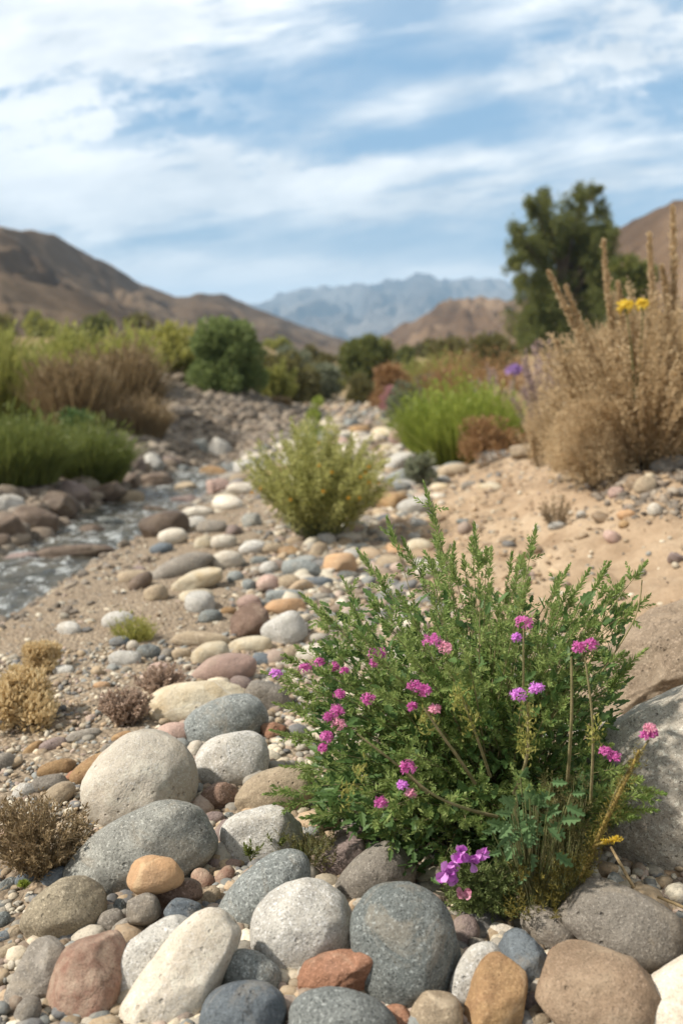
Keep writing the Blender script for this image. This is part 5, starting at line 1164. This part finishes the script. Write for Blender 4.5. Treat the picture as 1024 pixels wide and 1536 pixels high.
# ------------------------------------------------------------------ scattered stones (each its own object) and the gravel
CW = {'pale': 'pale beige', 'cream': 'cream', 'greyw': 'light grey', 'grey': 'mid grey', 'blueg': 'blue-grey', 'dark': 'dark grey', 'slate': 'slate blue', 'tan': 'tan', 'olive': 'olive-tan', 'ashy': 'ash brown', 'orange': 'orange', 'ochre': 'ochre', 'pink': 'pinkish', 'brown': 'dark brown', 'mauve': 'mauve-brown', 'rust': 'rusty'}
LMK = [(475, 730, 'the yellow-green bush'), (209, 1177, 'the big pale beige stone'), (285, 1056, 'the long cream stone'), (336, 1006, 'the pinkish oval stone'), (374, 936, 'the dark brown conical rock'), (426, 949, 'the smooth light grey stone'), (508, 848, 'the peach-coloured stone'),
       (296, 872, 'the long cream and orange stone'), (245, 790, 'the large wet brown rock'), (203, 940, 'the small green tuft'), (25, 1047, 'the golden cushion plant'), (66, 987, 'the smaller golden plant'), (190, 1056, 'the left seed-head plant'), (245, 1017, 'the pinkish seed-head plant'),
       (603, 720, 'the blue-grey block'), (685, 635, 'the bright green bush'), (610, 657, 'the pale pink boulder'), (60, 1250, 'the dry twiggy tuft'), (540, 590, 'the yellowish far shrub'), (620, 600, 'the sage mound'), (465, 615, 'the thin green herb'), (731, 663, 'the low rusty shrub'),
       (981, 765, 'the small bright white stone'), (938, 772, 'the small orange stone'), (917, 806, 'the dull pinkish stone'), (880, 660, 'the twig dome'), (834, 760, 'the brown twiggy clump'), (622, 762, 'the grey flat stone on the sand edge'), (420, 875, 'the two touching pinkish stones'), (455, 985, 'the pale beige stone by the bush'),
       (138, 1155, 'the orange-brown stone'), (258, 1100, 'the pink-beige stone'), (86, 1153, 'the flat ochre stone'), (700, 900, 'the flowering bush top'), (980, 970, 'the tan wrinkled boulder'), (340, 840, 'the white stone by the cream and orange one')]
used = set()
def proj(P):
    d = P - CAM; c, s = math.cos(PITCH), math.sin(PITCH); f = d[1] * c - d[2] * s; u = d[1] * s + d[2] * c
    return 512 + F * d[0] / f, 768 - F * u / f, f
def auto_label(x, y, size, mat, shp):
    sz = 'tiny' if size < 9 else 'small' if size < 15 else 'medium' if size < 24 else 'large'
    sh = {'r': 'rounded', 'b': 'blocky', 'f': 'flattish', 'a': 'angular'}[shp]
    order = sorted(LMK, key=lambda q: (q[0] - x) ** 2 + ((q[1] - y) * 1.6) ** 2)
    for lx, ly, nm in order[:9]:
        dx, dy = x - lx, (y - ly) * 1.6
        rel = []
        if abs(dx) > abs(dy): rel = ['just right of' if dx > 0 else 'just left of', ('below and right of' if dx > 0 else 'below and left of') if dy > 0 else ('beyond and right of' if dx > 0 else 'beyond and left of')]
        else: rel = ['just below' if dy > 0 else 'just beyond', ('below and right of' if dx > 0 else 'below and left of') if dy > 0 else ('beyond and right of' if dx > 0 else 'beyond and left of')]
        if math.hypot(dx, dy) > 75: rel = rel[1:]
        for r_ in rel:
            l = f'{sz} {sh} {CW[mat]} stone {r_} {nm}'
            if len(l.replace('-', ' ').split()) > 16: l = f'{sz} {CW[mat]} stone {r_} {nm}'
            if len(l.replace('-', ' ').split()) <= 16 and l not in used: used.add(l); return l
    return None
def scatter():
    # the middle of the dry bed, from near to far
    cnt = 0; tries = 0
    mats = ['pale'] * 5 + ['greyw'] * 5 + ['cream'] * 3 + ['blueg'] * 2 + ['tan'] * 2 + ['ashy'] * 2 + ['pink', 'orange', 'mauve', 'slate', 'ochre', 'grey']
    r = random.Random(5)
    while cnt < 150 and tries < 30000:
        tries += 1
        y = 2.2 + 11 * r.random() ** 1.5; xl = -.95 if y < 11 else -.6; xr = float(bank_x(np.array(y))) + .12
        mode = r.random()
        
        if mode < .82: x = xr - (xr - xl) * r.random() ** 1.35
        elif mode < .9: x = xr + r.random() * 1.2; 
        else: x = xl + r.random() * .5
        sand = x > xr
        if x < -.28 and y < 6.5 and r.random() < .72: continue
        rad = (r.uniform(.03, .075) if y < 5 else r.uniform(.05, .12) if y < 8 else r.uniform(.08, .17)) * (.55 if sand else 1)
        if any((x - a[0]) ** 2 + (y - a[1]) ** 2 < (rad * .85 + a[2] * .9) ** 2 for a in STONES): continue
        if any((x - a[0]) ** 2 + (y - a[1]) ** 2 < a[2] ** 2 * .7 for a in PLANTS): continue
        P = np.array([x, y, float(H(x, y)) + rad * .16]); px, py, f = proj(P)
        if not (-10 < px < 1034 and 560 < py < 1500): continue
        if 440 < px < 960 and 860 < py < 1330: continue
        m_ = r.choice(mats); shp = r.choice('rrbbf'); size = rad * F / f
        lab = auto_label(px, py, size, m_, shp)
        if not lab: continue
        p, T = stone_shape(5000 + tries, shp, 3)
        a = r.uniform(0, math.pi); sx_, sy_, sz_ = rad * r.uniform(.9, 1.2), rad * r.uniform(.6, .85), rad * r.uniform(.45, .7)
        p = p * [sx_, sy_, sz_]; c, s = math.cos(a), math.sin(a); p = p @ np.array([[c, s, 0], [-s, c, 0], [0, 0, 1]])
        o = mesh_from('stone', p, T, SM[m_]); o.location = P; tag(o, lab, 'stone', 'river stones'); STONES.append((x, y, rad, px, py, size)); cnt += 1
scatter()
def pebbles(name, label, mat, X, Y, rad, sub, flat=(.45, .8), sink=.2, kind='stuff'):
    n = len(X); V0, T0 = ico(sub); Z = H(X, Y)
    J = rng.uniform(.8, 1.2, (n, len(V0), 1))
    sc = np.stack([rng.uniform(.9, 1.35, n), rng.uniform(.65, 1, n), rng.uniform(*flat, n)], 1) * rad[:, None]
    P = V0[None] * J ** .6 * sc[:, None]
    tl = rng.normal(0, .35, n); c, s = np.cos(tl)[:, None], np.sin(tl)[:, None]
    P = np.stack([P[..., 0] * c - P[..., 2] * s, P[..., 1], P[..., 0] * s + P[..., 2] * c], -1)
    a = rng.uniform(0, 6.28, n); c, s = np.cos(a)[:, None], np.sin(a)[:, None]
    P = np.stack([P[..., 0] * c - P[..., 1] * s, P[..., 0] * s + P[..., 1] * c, P[..., 2]], -1)
    P = P + np.stack([X, Y, Z + rad * sink], -1)[:, None]
    T = (np.arange(n)[:, None, None] * len(V0) + T0[None]).reshape(-1, 3)
    o = mesh_from(name, P.reshape(-1, 3), T, mat); return tag(o, label, 'gravel', None, 'stuff')
def gravel():
    def region(n, y0, y1, fn, pw=1.0):
        y = y0 + (y1 - y0) * rng.uniform(0, 1, n) ** pw; x = rng.uniform(-1, 1, n) * .42 * y + 0; k = fn(x, y); return x[k], y[k]
    bed = lambda x, y: (x < bank_x(y) + .12 * vn(x * 3, y * 3, 2) + .05) & (x > stream_x(y) + .42)
    flat = lambda x, y: ss(-.38, -.55, x) * (1 - ss(4.2, 5.2, y))
    x, y = region(19000, .9, 3.0, lambda x, y: (x < bank_x(y) + .3) & (x > -1.6)); r_ = np.exp(rng.normal(-4.75, .42, len(x))) * (1 - .42 * flat(x, y))
    pebbles('gravel', 'fine mixed gravel between the foreground stones', M_PEB, x, y, r_, 2)
    x, y = region(21000, 2.8, 8, bed); k = rng.uniform(0, 1, len(x)) > .62 * ss(-.2, -.5, x) * (1 - ss(6.0, 8, y)); x, y = x[k], y[k]; r_ = np.exp(rng.normal(-4.25, .45, len(x))) * (.55 + y / 8) * (1 - .55 * ss(-.2, -.5, x) * (1 - ss(5.5, 7.5, y)))
    pebbles('gravel', 'mixed pebbles covering the dry bed in the middle distance', M_PEB, x, y, r_, 2, (.35, .65), .05)
    x, y = region(9000, 8, 24, lambda x, y: bed(x, y) & (x > -.9 - .0 * y)); r_ = np.exp(rng.normal(-3.3, .4, len(x))) * (.6 + y / 22)
    pebbles('gravel', 'pale stones fading into the far dry bed', M_PEB, x, y, r_, 1, (.4, .7), .2)
    n = 22000; x = rng.uniform(-4.4, -.35, n); y = rng.uniform(9.5, 17, n); k = (((x + 2.0) / 1.9) ** 2 + ((y - 13.4) / 3.6) ** 2 < 1) ; x, y = x[k], y[k]
    pebbles('rubble', 'mound of small brownish stones on the far side of the stream', M_RUB, x, y, np.exp(rng.normal(-3.15, .35, len(x))), 1, (.4, .7), .3)
    # both banks of the stream and the sand bank
    n = 3500; y = rng.uniform(3.4, 12, n); sd_ = np.where(rng.uniform(0, 1, n) < .75, -1, 1); x = stream_x(y) + sd_ * np.where(sd_ < 0, rng.uniform(.26, .75, n), rng.uniform(.30, .75, n)); pebbles('gravel', 'wet stones lining both edges of the stream', M_RUB, x, y, np.exp(rng.normal(-3.5, .45, n)) * np.where(sd_ < 0, 1, .4), 2, (.45, .8), .2)
    n = 3800; y = 1.6 + 8 * rng.uniform(0, 1, n) ** 1.2; b = rng.exponential(.9, n); x = bank_x(y) + b; k = (x < .42 * y) ; x, y = x[k], y[k]
    pebbles('gravel', 'scattered grit and pebbles on the sandy bank', M_PEB, x, y, np.exp(rng.normal(-5.0, .55, len(x))), 1, (.5, .8), .1)
    n = 1500; x = rng.uniform(1.15, 2.4, n); y = rng.uniform(3.8, 5.4, n); pebbles('gravel', 'small rubble at the foot of the tall dry bush', M_RUB, x, y, np.exp(rng.normal(-4.1, .4, n)), 1, (.5, .8), .2)
gravel()
def litter():
    M_CLOD = pebblemat('dirt_clod', [(.36, .26, .165), (.30, .21, .13), (.42, .31, .2), (.33, .25, .17)])
    n = 5200; y = 1.8 + 9 * rng.uniform(0, 1, n) ** 1.2; b = rng.exponential(1.0, n); x = bank_x(y) - .05 + b; k = (x < .42 * y) & (vn(x * 3, y * 2.2, 9) > -.25); x, y = x[k], y[k]
    pebbles('dirt_clods', 'crumbly clods and grit on the sandy bank', M_CLOD, x, y, np.exp(rng.normal(-4.7, .6, len(x))), 2, (.4, .8), .0)
    n = 5000; y = 1.0 + 8 * rng.uniform(0, 1, n); x = rng.uniform(-.42, .42, n) * y; k = (x > stream_x(y) + .5) & (vn(x * 4, y * 4, 5) > -.1); x, y = x[k], y[k]; n = len(x)
    G = Geo(); a = rng.uniform(0, 6.28, n); D = np.stack([np.cos(a), np.sin(a), rng.normal(.08, .12, n)], 1); P = np.stack([x, y, H(x, y) + .008], 1)
    G.blades(P, D, rng.normal(0, .12, (n, 3)) * [1, 1, .3], rng.uniform(.012, .05, n), rng.uniform(.0008, .0022, n), 3)
    tag(G.obj('plant_litter', LM['drytwig']), 'dry straw and twig litter strewn over sand and gravel', 'litter', None, 'stuff')
litter()

# ------------------------------------------------------------------ haze
def haze():
    bm = bmesh.new(); bmesh.ops.create_cube(bm, size=1)
    me = bpy.data.meshes.new('haze'); bm.to_mesh(me); bm.free(); o = bpy.data.objects.new('haze', me); COL.objects.link(o)
    me.transform(__import__('mathutils').Matrix.LocRotScale(Vector((0, 1900, 149)), None, Vector((7600, 4600, 310))))
    m, t = newmat('haze'); v = t.n('ShaderNodeVolumePrincipled'); v.inputs['Color'].default_value = (.45, .71, 1, 1); v.inputs['Density'].default_value = HAZE_D
    out = t.n('ShaderNodeOutputMaterial'); t.nt.links.new(v.outputs[0], out.inputs['Volume']); me.materials.append(m)
    tag(o, 'thin blue distance haze in the valley air', 'haze', None, 'stuff')
haze()
print('stones', len(STONES), 'objects', len(bpy.data.objects), 'tris', sum(len(m.polygons) for m in bpy.data.meshes))
